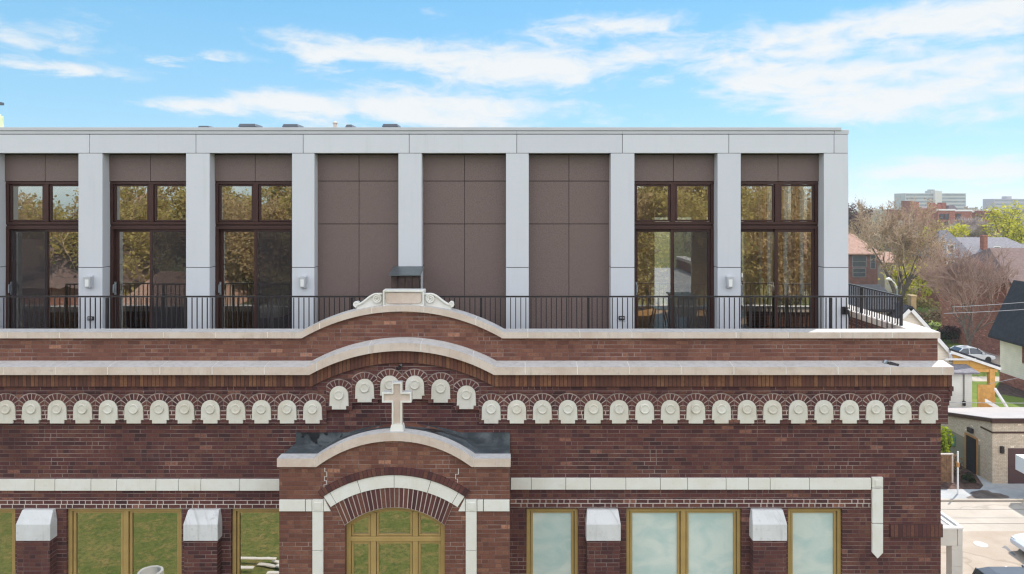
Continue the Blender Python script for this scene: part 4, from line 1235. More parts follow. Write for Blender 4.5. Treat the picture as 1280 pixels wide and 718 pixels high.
M['roof_pink'] = shingle('PinkTile', (.36, .22, .17))
M['roof_slate'] = shingle('GreyShingle', (.20, .19, .21))
M['trim_white'] = plain('WhiteTrim', (.74, .72, .70), .6, 0, .05, 2, 0)
M['white_roof'] = plain('WhiteRoofMembrane', (.36, .33, .325), .7, 0, .06, .6, .05)
M['garage_door'] = siding('BrownGarageDoor', (.085, .045, .045), .5)
def window_part(parent, c, w, h, n, frame_m, glass_m, t=.06):
    """window on a wall with outward normal n ('-y' or '-x')"""
    mb = MB(); g = MB(); x, y, z = c
    if n == '-y':
        mb.box(x - w/2, x + w/2, y - .05, y + .05, z - h/2, z - h/2 + t); mb.box(x - w/2, x + w/2, y - .05, y + .05, z + h/2 - t, z + h/2)
        mb.box(x - w/2, x - w/2 + t, y - .05, y + .05, z - h/2 + t, z + h/2 - t); mb.box(x + w/2 - t, x + w/2, y - .05, y + .05, z - h/2 + t, z + h/2 - t)
        mb.box(x - w/2 + t, x + w/2 - t, y - .045, y + .045, z - t/3, z + t/3)
        g.box(x - w/2 + t*.8, x + w/2 - t*.8, y - .03, y + .04, z - h/2 + t*.8, z + h/2 - t*.8)
    else:
        mb.box(x - .05, x + .05, y - w/2, y + w/2, z - h/2, z - h/2 + t); mb.box(x - .05, x + .05, y - w/2, y + w/2, z + h/2 - t, z + h/2)
        mb.box(x - .05, x + .05, y - w/2, y - w/2 + t, z - h/2 + t, z + h/2 - t); mb.box(x - .05, x + .05, y + w/2 - t, y + w/2, z - h/2 + t, z + h/2 - t)
        mb.box(x - .045, x + .045, y - w/2 + t, y + w/2 - t, z - t/3, z + t/3)
        g.box(x - .03, x + .04, y - w/2 + t*.8, y + w/2 - t*.8, z - h/2 + t*.8, z + h/2 - t*.8)
    o = mb.build('window', frame_m, parent); g.build('pane', glass_m, o); return o

# --- white panelled porte-cochere beside the alley
D0 = 27.03; s = FPX / D0
M['canopy'] = plain('CanopyPanel', (.56, .53, .48), .5, 0, .05, 1.2, .05)
t = thing('entrance_canopy', 'grey panelled flat roofed canopy frame on square columns standing in the sunlit alley', 'canopy', (15, D0, 0))
xr = X(1203.5, D0); xl = 12.4; zt, zb = Z(660, D0), Z(682.5, D0); dy = 3.4
mb = MB()
mb.box(X(1197, D0) + .01, xr, D0, D0 + .3, zb, zt - .05); 
mb.box(xl, X(1197, D0) - .01, D0, D0 + .3, zb, zt - .05)
mb.box(xr - .3, xr, D0 + .31, D0 + dy, zb, zt - .05); mb.build('fascia', M['canopy'], t, .008)
mb = MB(); frame_pts = ((xl, xr, D0 - .02, D0 + .1), (xl, xr, D0 + dy - .1, D0 + dy)); 
for q in frame_pts: mb.box(q[0], q[1] + .02, q[2], q[3], zt - .048, zt + .03)
mb.box(xr - .1, xr + .02, D0 + .102, D0 + dy - .102, zt - .048, zt + .03); mb.build('roof_edge', M['trim_white'], t)
mb = MB(); mb.box(xl, xr - .1, D0 + .1, D0 + dy - .1, zt - .2, zt - .08); mb.build('roof', M['white_roof'], t)
for (cx0_, cy_) in ((xr - .42, D0), (xr - .42, D0 + dy - .4), (xl, D0), (xl, D0 + dy - .4)):
    mb = MB(); z = 0
    while z < zb - .02:
        z2 = min(z + .64, zb - .012); mb.box(cx0_, cx0_ + .42, cy_ + .01, cy_ + .37, z + .006, z2 - .006); z += .64
    mb.box(cx0_ + .01, cx0_ + .41, cy_ + .02, cy_ + .36, 0, zb); mb.build('column', M['canopy'], t)

# --- tan brick garage with sloping white roof
DG = 39.9; xg = X(1240.5, DG); zf = Z(522, DG); bk = 47.7; zr = 2.15; x2 = xg + 11
t = thing('brick_garage', 'low tan brick garage with a sloping white roof and brown roll-up door', 'garage', (xg + 5, DG, 0))
mb = MB(); zj = Z(541, DG)
mb.hexa([(xg, DG, 0), (x2, DG, 0), (x2, bk, 0), (xg, bk, 0), (xg, DG, zf - .22), (x2, DG, zf - .22), (x2, bk, zr - .22), (xg, bk, zr - .22)])
mb.build('wall', M['tan_brick'], t)
mb = MB(); mb.box(xg - .025, xg + 1.15 * 0 + .0, DG + 1.05, bk, .02, zr - .3); mb.build('side_cladding', M['olive_siding'], t)
mb = MB(); mb.hexa([(xg - .12, DG - .12, zf - .215), (x2, DG - .12, zf - .215), (x2, bk, zr - .215), (xg - .12, bk, zr - .215), (xg - .12, DG - .12, zf), (x2, DG - .12, zf), (x2, bk, zr), (xg - .12, bk, zr)])
mb.build('roof', M['white_roof'], t)
mb = MB(); mb.hexa([(xg - .14, DG - .14, zf - .30), (x2, DG - .14, zf - .30), (x2, DG - .03, zf - .30), (xg - .14, DG - .03, zf - .3), (xg - .14, DG - .14, zf - .03), (x2, DG - .14, zf - .03), (x2, DG - .125, zf - .03), (xg - .14, DG - .125, zf - .03)])
mb.hexa([(xg - .15, DG - .14, zf - .24), (xg - .122, DG - .14, zf - .24), (xg - .122, bk, zr - .24), (xg - .15, bk, zr - .24), (xg - .15, DG - .14, zf - .03), (xg - .122, DG - .14, zf - .03), (xg - .122, bk, zr - .03), (xg - .15, bk, zr - .03)])
mb.build('eaves_trim', M['bronze'], t)
mb = MB(); mb.box(xg - .03, x2, DG - .05, DG - .002, zj - .03, zj + .06); mb.box(xg - .03, xg - .002, DG, DG + 1.0, zj - .03, zj + .06); mb.build('band_trim', M['bronze'], t)
xd = X(1260, DG)
mb = MB(); mb.box(xd, xd + 2.7, DG - .03, DG - .001, .02, Z(560.5, DG)); mb.build('garage_door', M['garage_door'], t)
yd = 41.2
mb = MB(); mb.box(xg - .05, xg - .027, yd, yd + .95, .02, 2.1); dd = mb.build('door', M['black_fabric'], t)
mb = MB(); 
for (a, b, c, d) in ((yd + .951, yd + 1.08, .02, 2.2), (yd - .08, yd - .001, .02, 2.2), (yd, yd + .95, 2.101, 2.2)): mb.box(xg - .07, xg - .027, a, b, c, d)
mb.build('casing', M['amber'], dd)
def lamp_box(parent, c, n):
    mb = MB(); x, y, z = c
    if n == '-y': mb.box(x - .09, x + .09, y - .16, y - .002, z - .2, z + .2)
    else: mb.box(x - .18, x - .03, y - .22, y + .22, z - .14, z + .14)
    mb.build('wall_light', M['black_metal'], parent, .02)
lamp_box(t, (X(1251.5, DG), DG, Z(562, DG)), '-y'); lamp_box(t, (xg, yd + .5, 2.5), '-x')
mb = MB(); mb.box(xg - .2, xg - .027, 43.2, 43.6, 1.0, 1.6); mb.build('meter_box', plain('GreenGreyBox', (.12, .25, .17), .5), t, .03)
# white cabinet standing off the garage door
xk = X(1269, 38.2)
t = thing('metal_cabinet', 'white metal box on legs before the brown garage door at the right edge', 'cabinet', (xk + .6, 38, 0))
mb = MB(); mb.box(xk, xk + 1.6, 36.9, 38.2, Z(587, 38.2), Z(568, 38.2)); mb.build('cabinet_body', M['white_paint'], t, .02)
for a in (xk + .5, xk + 1.5):
    for b in (37.0, 38.05): mb = MB(); mb.box(a, a + .06, b, b + .06, 0, Z(587, 38.2)); mb.build('leg', M['metal_lid'], t)

# --- fence posts, shrub and vine beside the planting bed
t = thing('timber_fence', 'short pale timber fence panel with a brown slatted face beside the brick building', 'fence', (X(1184, 40), 40, 0))
x0, x1, z1 = X(1160, 40), X(1191.5, 40), Z(567, 40)
mb = MB(); mb.box(x0, x1, 39.96, 40.06, z1 - .08, z1); mb.build('top_rail', M['coping'], t)
mb = MB()
for k in range(14):
    a = x0 + (x1 - .1 - x0) * k / 14; mb.box(a + .01, a + (x1 - .1 - x0) / 14 - .01, 40.0, 40.03, .05, z1 - .085)
mb.build('slats', plain('RustySlat', (.20, .11, .06), .8, 0, .4, 5, .2), t)
mb = MB(); mb.box(x1 - .09, x1, 39.98, 40.07, 0, z1 - .081); mb.build('post', M['coping'], t)
t = thing('fence_post', 'lone pale post standing right of the timber fence panel', 'post', (X(1197.5, 38.5), 38.5, 0))
mb = MB(); xk = X(1197.3, 38.5); mb.box(xk - .035, xk + .035, 38.465, 38.535, 0, Z(564.5, 38.5)); mb.build('post_body', M['trim_white'], t, .01)
mb = MB(); mb.box(xk - .06, xk + .06, 38.44, 38.56, 1.5, 1.75); mb.build('rusty_collar', M['amber'], t)

# --- neighbouring new house with dark roof, tan gable and unfinished yellow porch
DH = 50.0
def xh(px): return X(px, DH)
def zh(py): return Z(py, DH)
t = thing('unfinished_house', 'new house with dark roof, white gable trim and a bare yellow sheathed porch', 'house', (xh(1130), DH, 0))
rz, ex0, ex1 = zh(368), xh(960), xh(1141)
mb = MB(); mb.hexa([(ex0, DH + 1.0, 0), (xh(1138), DH + 1.0, 0), (xh(1138), DH + 8, 0), (ex0, DH + 8, 0), (ex0, DH + 1.0, zh(392)), (xh(1138), DH + 1.0, zh(392)), (xh(1138), DH + 8, zh(392)), (ex0, DH + 8, zh(392))]); mb.build('wall', M['beige_siding'], t)
mb = MB(); zr_e = zh(392)
mb.hexa([(ex0 - .3, DH + .6, zr_e), (ex1, DH + .6, zr_e), (ex1, DH + 4.5, rz), (ex0 - .3, DH + 4.5, rz), (ex0 - .3, DH + .6, zr_e + .2), (ex1, DH + .6, zr_e + .2), (ex1, DH + 4.5, rz + .2), (ex0 - .3, DH + 4.5, rz + .2)])
mb.hexa([(ex0 - .3, DH + 4.5, rz), (ex1, DH + 4.5, rz), (ex1, DH + 8.4, zr_e), (ex0 - .3, DH + 8.4, zr_e), (ex0 - .3, DH + 4.5, rz + .2), (ex1, DH + 4.5, rz + .2), (ex1, DH + 8.4, zr_e + .2), (ex0 - .3, DH + 8.4, zr_e + .2)])
mb.build('roof', M['roof_black'], t)
# gabled front wing
gp, gl, gr, gb = (xh(1134.5), zh(384)), (xh(1106), zh(412)), (xh(1181), zh(436)), 0
mb = MB(); mb.prism([(gl[0], 0), (xh(1184), 0), (xh(1184), gr[1] - .2), (gp[0], gp[1] - .15), (gl[0], gl[1] - .1)], DH - .2, DH + 1.2); mb.build('gable_wall', M['beige_siding'], t)
def slab(mb, a, b, th, y0, y1):
    d = Vector((b[0] - a[0], 0, b[1] - a[1])).normalized(); n = Vector((-d.z, 0, d.x)) * th
    if n.z < 0: n = -n
    q = [(a[0], a[1]), (b[0], b[1]), (b[0] + n.x, b[1] + n.z), (a[0] + n.x, a[1] + n.z)]
    if b[0] < a[0]: q = [q[1], q[0], q[3], q[2]]
    mb.prism(q, y0, y1)
pr = (xh(1243), zh(457))
mb = MB(); slab(mb, gl, gp, .16, DH - .4, DH + 4); slab(mb, gp, gr, .16, DH - .4, DH + 4); slab(mb, gr, pr, .14, DH - .6, DH + 3.4); mb.build('gable_roof', M['roof_black'], t)
mb = MB(); slab(mb, (gl[0], gl[1] - .26), (gp[0], gp[1] - .26), .25, DH - .46, DH - .405); slab(mb, (gp[0], gp[1] - .26), (gr[0], gr[1] - .26), .25, DH - .46, DH - .405)
slab(mb, (gr[0], gr[1] - .2), (pr[0], pr[1] - .2), .19, DH - .66, DH - .605); mb.build('bargeboard', M['trim_white'], t)
# sheathed porch side, beam and post
mb = MB(); mb.prism([(xh(1186), zh(461)), (xh(1238), zh(461)), (xh(1238), zh(457.5)), (xh(1186), zh(439.5))], DH - .5, DH - .42); mb.build('porch_sheathing', M['plywood'], t)
mb = MB(); mb.box(xh(1175), xh(1213), DH - .62, DH - .5, zh(448.3), zh(446)); mb.build('scaffold_plank', M['trim_white'], t)
mb = MB(); mb.box(xh(1230), xh(1236.5), DH - .62, DH - .3, 0, zh(459)); mb.build('porch_post', M['plywood_dark'], t)
mb = MB(); mb.box(xh(1186), xh(1240), DH - .58, DH - .51, zh(463), zh(459.2)); mb.build('porch_beam', M['plywood_dark'], t)
mb = MB(); mb.box(xh(1141), xh(1147.5), DH + .2, DH + .7, zh(410), zh(371.5)); mb.box(xh(1140.3), xh(1148.2), DH + .15, DH + .75, zh(371.4), zh(370)); mb.build('chimney', plain('TanChimney', (.36, .25, .13), .8), t)
# white side addition with its small dark roof
DA = 48.6
mb = MB(); mb.box(X(1176, DA), X(1215, DA), DA, DA + 1.0, 0, Z(466.5, DA)); mb.build('side_addition', M['white_siding'], t)
mb = MB(); mb.hexa([(X(1176, DA), DA - .25, Z(467, DA)), (X(1222, DA), DA - .25, Z(467, DA)), (X(1218, DA), DA + 1.0, Z(460, DA)), (X(1176, DA), DA + 1.0, Z(460, DA)),
   (X(1176, DA), DA - .25, Z(465, DA)), (X(1222, DA), DA - .25, Z(465, DA)), (X(1218, DA), DA + 1.0, Z(458.5, DA)), (X(1176, DA), DA + 1.0, Z(458.5, DA))]); mb.build('addition_roof', M['roof_slate'], t)
mb = MB(); mb.tube([(X(1204.3, DA), DA - .06, Z(467, DA)), (X(1204.3, DA), DA - .06, Z(503, DA))], .03, 6); mb.lathe((X(1204.3, DA), DA - .08, Z(504, DA)), [(.1, -.15), (.1, .15)], 10); mb.build('service_cable', M['black_metal'], t)
# timber deck
mb = MB(); dx0, dx1 = xh(1214), xh(1232)
mb.box(dx0, xh(1247), DH - 1.6, DH - .7, .9, 1.02)
for k in range(9): a = dx0 + (xh(1247) - dx0) * k / 9; mb.box(a + .02, a + .2, DH - 1.6, DH - 1.56, 0, .89)
mb.box(dx0, dx1, DH - .72, DH - .67, 1.03, zh(478)); mb.build('timber_deck', M['plywood_dark'], t)
mb = MB(); 
mb.hexa([(dx1, DH - .9, zh(484)), (dx1 + .14, DH - .9, zh(484)), (xh(1248), DH - 1.7, 1.1), (xh(1248) - .14, DH - 1.7, 1.1), (dx1, DH - .9, zh(481)), (dx1 + .14, DH - .9, zh(481)), (xh(1248), DH - 1.7, 1.25), (xh(1248) - .14, DH - 1.7, 1.25)])
mb.hexa([(dx0, DH - 1.5, zh(496)), (dx0 + .1, DH - 1.5, zh(496)), (dx0 + 1.0, DH - 1.5, zh(505)), (dx0 + .9, DH - 1.5, zh(505)), (dx0, DH - 1.45, zh(492)), (dx0 + .1, DH - 1.45, zh(492)), (dx0 + 1.0, DH - 1.45, zh(501)), (dx0 + .9, DH - 1.45, zh(501))])
mb.build('stair_rail', M['trim_white'], t)

# --- beige sided house at the right edge
D1 = 63.0; s1 = FPX / D1; xw = X(1250, D1); near = 50.0
t = thing('beige_house', 'beige sided house with steep black roof and brick foundation at the right edge', 'house', (xw + 3, 56, 0))
ez = Z(401, D1); fz = Z(465, D1)
xrg, rzz = X(1272, D1) + .0, Z(354, D1)
mb = MB(); x9 = xrg + (xrg - xw)
mb.hexa([(xw, near, fz), (x9, near, fz), (x9, D1, fz), (xw, D1, fz), (xw, near, ez), (x9, near, ez), (x9, D1, ez), (xw, D1, ez)])
mb.face([(x9, D1, ez), (xw, D1, ez), (xrg, D1, rzz - .2)]); mb.face([(xw, near, ez), (x9, near, ez), (xrg, near, rzz - .2)])
mb.build('wall', M['beige_siding'], t)
mb = MB(); mb.box(xw - .06, x9, near, D1, 0, fz); mb.build('foundation', M['far_brick'], t)
mb = MB(); ov = xw - .75; oz = ez - .35 * 0 + Z(399.5, D1) - ez - .6
ez2 = rzz + (ez - .0 - rzz) * (xrg - ov) / (xrg - xw)
for sg in (1, -1):
    e = xrg - sg * (xrg - ov)
    q = [(e, near - .4, ez2 * 1.0), (xrg, near - .4, rzz), (xrg, D1 + .5, rzz), (e, D1 + .5, ez2)]
    if sg < 0: q = [q[1], q[0], q[3], q[2]]
    mb.hexa([(a, b, c) for a, b, c in q] + [(a, b, c + .22) for a, b, c in q])
mb.build('roof', M['roof_black'], t)
for (yy, w, z0_, z1_) in ((59.6, .9, 409, 419), (59.6, 1.15, 431, 456)):
    dd_ = yy; zz0, zz1 = Z(z1_, dd_), Z(z0_, dd_)
    window_part(t, (xw - .02, yy, (zz0 + zz1) / 2), w, zz1 - zz0, '-x', M['far_brick'], M['glass_far'], .12)
window_part(t, (xw - .08, 58.3, .85), 1.1, .9, '-x', M['trim_white'], M['glass_far'], .1)

# --- far brick house with brown hipped roof
def house(name, label, px0, px1, D, depth, py_e, py_r, hip, wall, roof, windows=(), over=.5, chim=None, wf='trim_white'):
    x0, x1, ze, zr = X(px0, D), X(px1, D), Z(py_e, D), Z(py_r, D + depth / 2)
    t = thing(name, label, 'house', ((x0 + x1) / 2, D, 0))
    mb = MB(); mb.box(x0, x1, D, D + depth, 0, ze); 
    if not hip:
        mb.face([(x0, D + depth, ze), (x0, D, ze), (x0, D + depth/2, zr - .1)]); mb.face([(x1, D, ze), (x1, D + depth, ze), (x1, D + depth/2, zr - .1)])
    mb.build('wall', wall, t)
    o = over; h = hip * (x1 - x0) / 2
    q = [(x0 - o, D - o, ze - .05), (x1 + o, D - o, ze - .05), (x1 + o, D + depth + o, ze - .05), (x0 - o, D + depth + o, ze - .05)]
    r0, r1 = (x0 - o + h, D + depth/2, zr), (x1 + o - h, D + depth/2, zr)
    mb = MB(); up = .18
    U = lambda p: (p[0], p[1], p[2] + up)
    mb.face([U(q[0]), U(q[1]), U(r1), U(r0)]); mb.face([U(q[2]), U(q[3]), U(r0), U(r1)]); mb.face([U(q[1]), U(q[2]), U(r1)]); mb.face([U(q[3]), U(q[0]), U(r0)])
    mb.face(q[::-1])
    for i in range(4): a, b = q[i], q[(i+1) % 4]; mb.face([a, b, U(b), U(a)])
    rf = mb.build('roof', roof, t)
    for (px, py, w, h_) in windows: window_part(t, (X(px, D), D - .02, Z(py, D)), w, h_, '-y', M[wf], M['glass_far'], .12)
    if chim:
        pa, pb, pt = chim; a, b = X(pa, D), X(pb, D)
        mb = MB(); mb.box(a, b, D + .5, D + 1.5, ze - .5, Z(pt, D)); mb.box(a - .1, b + .1, D + .4, D + 1.6, Z(pt, D), Z(pt, D) + .2); mb.build('chimney', M['far_brick'], rf)
    return t, rf
house('brick_house', 'big red brick house with brown hipped roof behind the bare red tree', 1266, 1370, 72, 12, 354.8, 312, .5, M['far_brick'], M['roof_brown'], ())
house('grey_roofed_house', 'house with blue grey gabled roof and a white dormer behind the bare trees', 1174, 1214, 108, 6, 323, 289, .95, M['far_brick'], M['roof_slate'], ((1188, 311.5, 1.2, 1.4), (1188, 332, 1.2, 1.6)))
house('plum_house', 'dark plum brick house with a grey brown roof behind the big brick house', 1206, 1300, 121, 12, 318, 298, .35, plain('PlumBrick', (.13, .07, .085), .9, 0, .2, 1), M['roof_slate'], ((1246, 313, 1.2, 1.3),), chim=(1232, 1237, 296))
house('pink_roofed_house', 'brick house with pinkish tiled roof right beside the corner of the penthouse', 1000, 1097, 112, 12, 318, 292, .3, plain('DarkRedBrick', (.15, .075, .068), .9, 0, .25, 1), M['roof_pink'], ((1074, 327, 2.4, 1.9), (1091, 328, .9, 2.2), (1074, 341, 2.2, 1.5)), wf='roof_slate')
house('cottage', 'low house with a dark gabled dormer roof behind the beige house', 1262, 1330, 92, 9, 352, 333, .55, M['white_siding'], M['roof_slate'], ((1274, 357, 1.0, 1.2),))
house('stucco_house', 'small pale house half hidden behind the big bare tree', 1106, 1128, 118, 9, 329, 316, .1, M['white_siding'], M['roof_pink'], ((1112, 335, 1.0, 1.4),))

# --- red brick apartment block and the towers on the skyline
D2 = 240.0
t = thing('brick_apartments', 'long low red brick apartment block with white parapets below the pale tower', 'apartments', (X(1200, D2), D2, 0))
for (a, b, py, dd) in ((1150, 1172, 262.6, 2), (1172.3, 1194, 263.5, 0), (1194.3, 1222, 264.5, 3), (1222.3, 1232, 266, 6), (1232.3, 1253, 263.8, 1)):
    mb = MB(); mb.box(X(a, D2), X(b, D2), D2 + dd, D2 + 22, 0, Z(py, D2)); w = mb.build('wall', M['far_brick'], t)
    mb = MB(); mb.box(X(a, D2) - .0, X(b, D2) + .0, D2 + dd - .2, D2 + dd + 1.2, Z(py, D2) + .01, Z(py, D2) + .55); mb.build('parapet', M['trim_white'] if a > 1165 else M['far_brick'], w)
for px in (1177, 1183, 1199, 1205, 1226, 1237, 1244):
    for py in (271, 281): window_part(t, (X(px, D2), D2 - .1 if px < 1195 and px > 1172 else D2 + (2.9 if px < 1222 else 5.9 if px < 1232 else .9), Z(py, D2)), 1.5, 2.0, '-y', M['bronze'], M['glass_far'], .2)
mb = MB()
for (a, b, py) in ((1154.5, 1158, 251), (1158.2, 1165.5, 252.5)): mb.box(X(a, D2), X(b, D2), D2 + 8, D2 + 14, Z(264, D2), Z(py, D2))
mb.build('penthouse_block', M['far_brick'], t)
for (a, b, py) in ((1185, 1189, 253.5), (1189.2, 1197, 255.5), (1198, 1203, 253.3)):
    mb = MB(); mb.box(X(a, D2), X(b, D2), D2 + 9, D2 + 12, Z(265, D2), Z(py, D2)); mb.build('chimney', M['far_brick'], t)
mb = MB(); mb.box(X(1185, D2), X(1203, D2), D2 + 12.2, D2 + 16, Z(265, D2), Z(258.5, D2)); mb.build('roof_unit', M['trim_white'], t)
mb = MB(); xa, xb = X(1204, D2), X(1222, D2); mb.prism([(xa, Z(266, D2)), (xb, Z(266, D2)), (xb - 1.0, Z(265, D2)), (X(1210, D2), Z(256, D2)), (xa, Z(257, D2))], D2 + 8, D2 + 15); mb.build('roof', M['roof_slate'], t)

def tower(label, px0, px1, D, py, floors, cols, col, extra=(), rise=None):
    x0, x1, zt = X(px0, D), X(px1, D), Z(py, D)
    t = thing('tower_block', label, 'tower', ((x0 + x1) / 2, D, 0))
    m = plain('TowerWall' + str(px0), col, .85, 0, .05, .05, 0)
    mb = MB(); mb.box(x0, x1, D, D + 18, 0, zt); w = mb.build('wall', m, t)
    g = MB(); n = floors
    for k in range(n):
        z1 = zt - (zt * k / n) - .8; z0_ = z1 - zt / n * .45
        g.box(x0 + .6, x1 - .6, D - .12, D - .02, z0_, z1)
    g.build('window_band', plain('TowerGlass' + str(px0), (.16, .20, .21), .3, 0, .25, .2, 0), t)
    for (a, b, q) in extra:
        mb = MB(); mb.box(X(a, D), X(b, D), D + 4, D + 12, zt - 1, Z(q, D)); mb.build('roof_plant', m, t)
    if rise:
        a, b = rise; mb = MB(); mb.box(X(a, D), X(b, D), D - 2.5, D + 3, 0, zt + 2.0); mb.build('stair_tower', plain('PaleStair', (.55, .53, .47), .85), t)
    return t
tower('wide pale grey tower block with a lighter stair tower, rising over the red brick apartments', 1131.5, 1207.5, 620, 241.8, 9, 30, (.40, .41, .39), ((1166, 1176, 238.5), (1169, 1172, 236.8)), (1166.5, 1175.5))
tower('low violet grey office block on the skyline at the right edge', 1243, 1310, 720, 248.8, 6, 20, (.36, .34, .38), ((1262, 1268, 245.5),))

# ================================================================== TREES AND PLANTS
M['bark'] = plain('Bark', (.12, .095, .08), .95, 0, .3, 3, .5, 20)
M['twig_tan'] = plain('TanTwigs', (.46, .33, .23), .95, 0, .2, .4, 0)
M['twig_red'] = plain('RedTwigs', (.34, .225, .185), .95, 0, .2, .4, 0)
M['twig_violet'] = plain('VioletTwigs', (.44, .36, .35), .95, 0, .2, .4, 0)
M['twig_dark'] = plain('DarkTwigs', (.07, .05, .05), .95, 0, .2, .4, 0)
def leaf(name, a, b):
    t = NT(name); p = t.pos(); oi = t.n('ShaderNodeNewGeometry').outputs['Random Per Island']
    c = t.mix(oi, a, b)
    di = t.n('ShaderNodeBsdfDiffuse'); t.put(di.inputs[0], c)
    tl = t.n('ShaderNodeBsdfTranslucent'); t.put(tl.inputs[0], c)
    mx = t.n('ShaderNodeMixShader'); mx.inputs[0].default_value = .5
    t.t.links.new(di.outputs[0], mx.inputs[1]); t.t.links.new(tl.outputs[0], mx.inputs[2])
    return t.out(shader=mx.outputs[0])
M['leaf_yellow'] = leaf('YellowGreenLeaf', (.40, .38, .03, 1), (.62, .58, .07, 1))
M['leaf_olive'] = leaf('OliveLeaf', (.17, .14, .05, 1), (.30, .25, .10, 1))
M['leaf_brown'] = leaf('BudBrown', (.20, .14, .09, 1), (.36, .27, .17, 1))
M['leaf_mirror'] = leaf('BuddingOlive', (.36, .29, .10, 1), (.58, .48, .20, 1))
M['leaf_mirror2'] = leaf('BuddingTan', (.36, .26, .13, 1), (.56, .42, .24, 1))
M['leaf_dark'] = leaf('DarkGreenLeaf', (.02, .035, .018, 1), (.06, .075, .035, 1))
M['leaf_plum'] = leaf('PlumLeaf', (.055, .028, .032, 1), (.13, .075, .07, 1))
M['leaf_bright'] = leaf('BrightVine', (.18, .24, .02, 1), (.34, .40, .04, 1))
def grow_tree(r, base, H, spread, tr, levels, splits, up=.25, lean=(0, 0), lean_jit=.5, start=.28, twig_r=.012):
    """returns limbs (list of (points, radii, level)) and tips"""
    limbs, tips = [], []
    def rec(p, d, L, rad, lv):
        n = 4 if lv < 2 else 3; pts, rs = [p], [rad]; q = p.copy(); dd = d.copy()
        for i in range(n):
            dd = (dd + Vector((r.gauss(0, .16), r.gauss(0, .16), r.gauss(0, .10) + up * .18))).normalized()
            q = q + dd * (L / n); pts.append(q.copy()); rs.append(max(rad * (1 - .38 * (i + 1) / n), twig_r))
        limbs.append((pts, rs, lv))
        if lv >= levels: tips.append((q, dd)); return
        k = r.randint(*splits)
        for j in range(k):
            f = r.uniform(.45, 1.0) if j else 1.0
            idx = min(int(f * n), n); a = pts[idx]
            ang = r.uniform(.35, .8) * spread if j else r.uniform(.08, .3)
            az = r.uniform(0, 2 * math.pi)
            side = dd.cross(Vector((0, 0, 1)) if abs(dd.z) < .95 else Vector((1, 0, 0))).normalized()
            side = (Matrix.Rotation(az, 3, dd) @ side)
            nd = (dd * math.cos(ang) + side * math.sin(ang)); nd = (nd + Vector((0, 0, up * .25))).normalized()
            rec(a, nd, L * r.uniform(.62, .82), max(rs[idx] * r.uniform(.55, .75), twig_r), lv + 1)
    b = Vector(base); d0 = Vector((lean[0], lean[1], 1)).normalized()
    tl = H * start; pts = [b]; rs = [tr * 1.25]; q = b.copy()
    for i in range(4):
        q = q + d0 * tl / 4 + Vector((r.gauss(0, .02), r.gauss(0, .02), 0)) * H * .05; pts.append(q.copy()); rs.append(tr * (1 - .06 * i))
    limbs.append((pts, rs, 0))
    for j in range(r.randint(4, 5)):
        az = j * 2.4 + r.uniform(0, 1); ang = r.uniform(.15, .75) * spread
        nd = Vector((math.cos(az) * math.sin(ang), math.sin(az) * math.sin(ang), math.cos(ang)))
        rec(pts[r.choice((3, 4, 4))], nd, H * r.uniform(.24, .32), tr * r.uniform(.45, .65), 1)
    return limbs, tips
def tree(name, label, base, H, kind, seed, spread=1.0, tr=.3, levels=5, splits=(2, 3), twig='twig_tan', leafm=None, leaf_n=6, leaf_s=.3, fan=5, fan_l=.8, group=None, width=None, twig_r=.012, start=.28, up=.25, cloud=.5):
    r = random.Random(seed)
    limbs, tips = grow_tree(r, (0, 0, 0), H, spread, tr, levels, splits, twig_r=twig_r, start=start, up=up)
    top = max(q.z for q, _ in tips); k = H / (top + .3)
    wx = max(abs(q.x) for q, _ in tips); kx = (width / 2 / wx) if width else k
    S = lambda v: Vector((v.x * kx, v.y * kx, v.z * k))
    tk, cr = MB(), MB()
    for pts, rs, lv in limbs:
        (tk if lv <= 2 else cr).tube([S(p) for p in pts], rs, 6 if lv <= 1 else (4 if lv <= 2 else 3), cap=False)
    lf = MB()
    for q, d in tips:
        q = S(q)
        for j in range(fan):
            nd = (d + Vector((r.gauss(0, .55), r.gauss(0, .55), r.gauss(.1, .4)))).normalized()
            L = fan_l * r.uniform(.5, 1.2); m = q + nd * L * .5 + Vector((0, 0, r.uniform(-.05, .1)))
            cr.tube([q, m, q + nd * L], [twig_r, twig_r * .8, twig_r * .5], 3, cap=False)
            if leafm:
                for w in range(leaf_n):
                    c = q + nd * L * r.uniform(.1, 1.1) + Vector((r.gauss(0, cloud * .5), r.gauss(0, cloud * .5), r.gauss(0, cloud * .5)))
                    a = Vector((r.gauss(0, 1), r.gauss(0, 1), r.gauss(0, 1))).normalized(); b = a.cross(Vector((r.gauss(0, 1), r.gauss(0, 1), r.gauss(0, 1)))).normalized()
                    s = leaf_s * r.uniform(.6, 1.3)
                    lf.face([c - a*s*.5, c + b*s*.35, c + a*s*.5, c - b*s*.35])
    t = thing(name, label, 'tree', (0, 0, 0), group)
    tk.build('trunk', M['bark'], t); o = cr.build('twigs', M[twig], t)
    if leafm: lf.build('crown', M[leafm], t)
    t.location = base
    return t
def TP(px, D): return (X(px, D), D, 0)
tree('bare_tree', 'large bare spreading tree with tan twigs beside the corner of the penthouse', TP(1123, 96), 16.6, 'b', 5, 1.15, .5, 6, (2, 3), 'twig_tan', 'leaf_brown', 2, .22, 7, 1.2, width=15, twig_r=.032, start=.16, up=.35)
tree('bare_tree', 'bare reddish twigged street tree in front of the big brick house', TP(1212, 72.5), 11.6, 'b', 8, .85, .22, 6, (2, 3), 'twig_red', None, 0, 0, 6, 1.1, width=9.4, twig_r=.02, start=.12, up=.5)
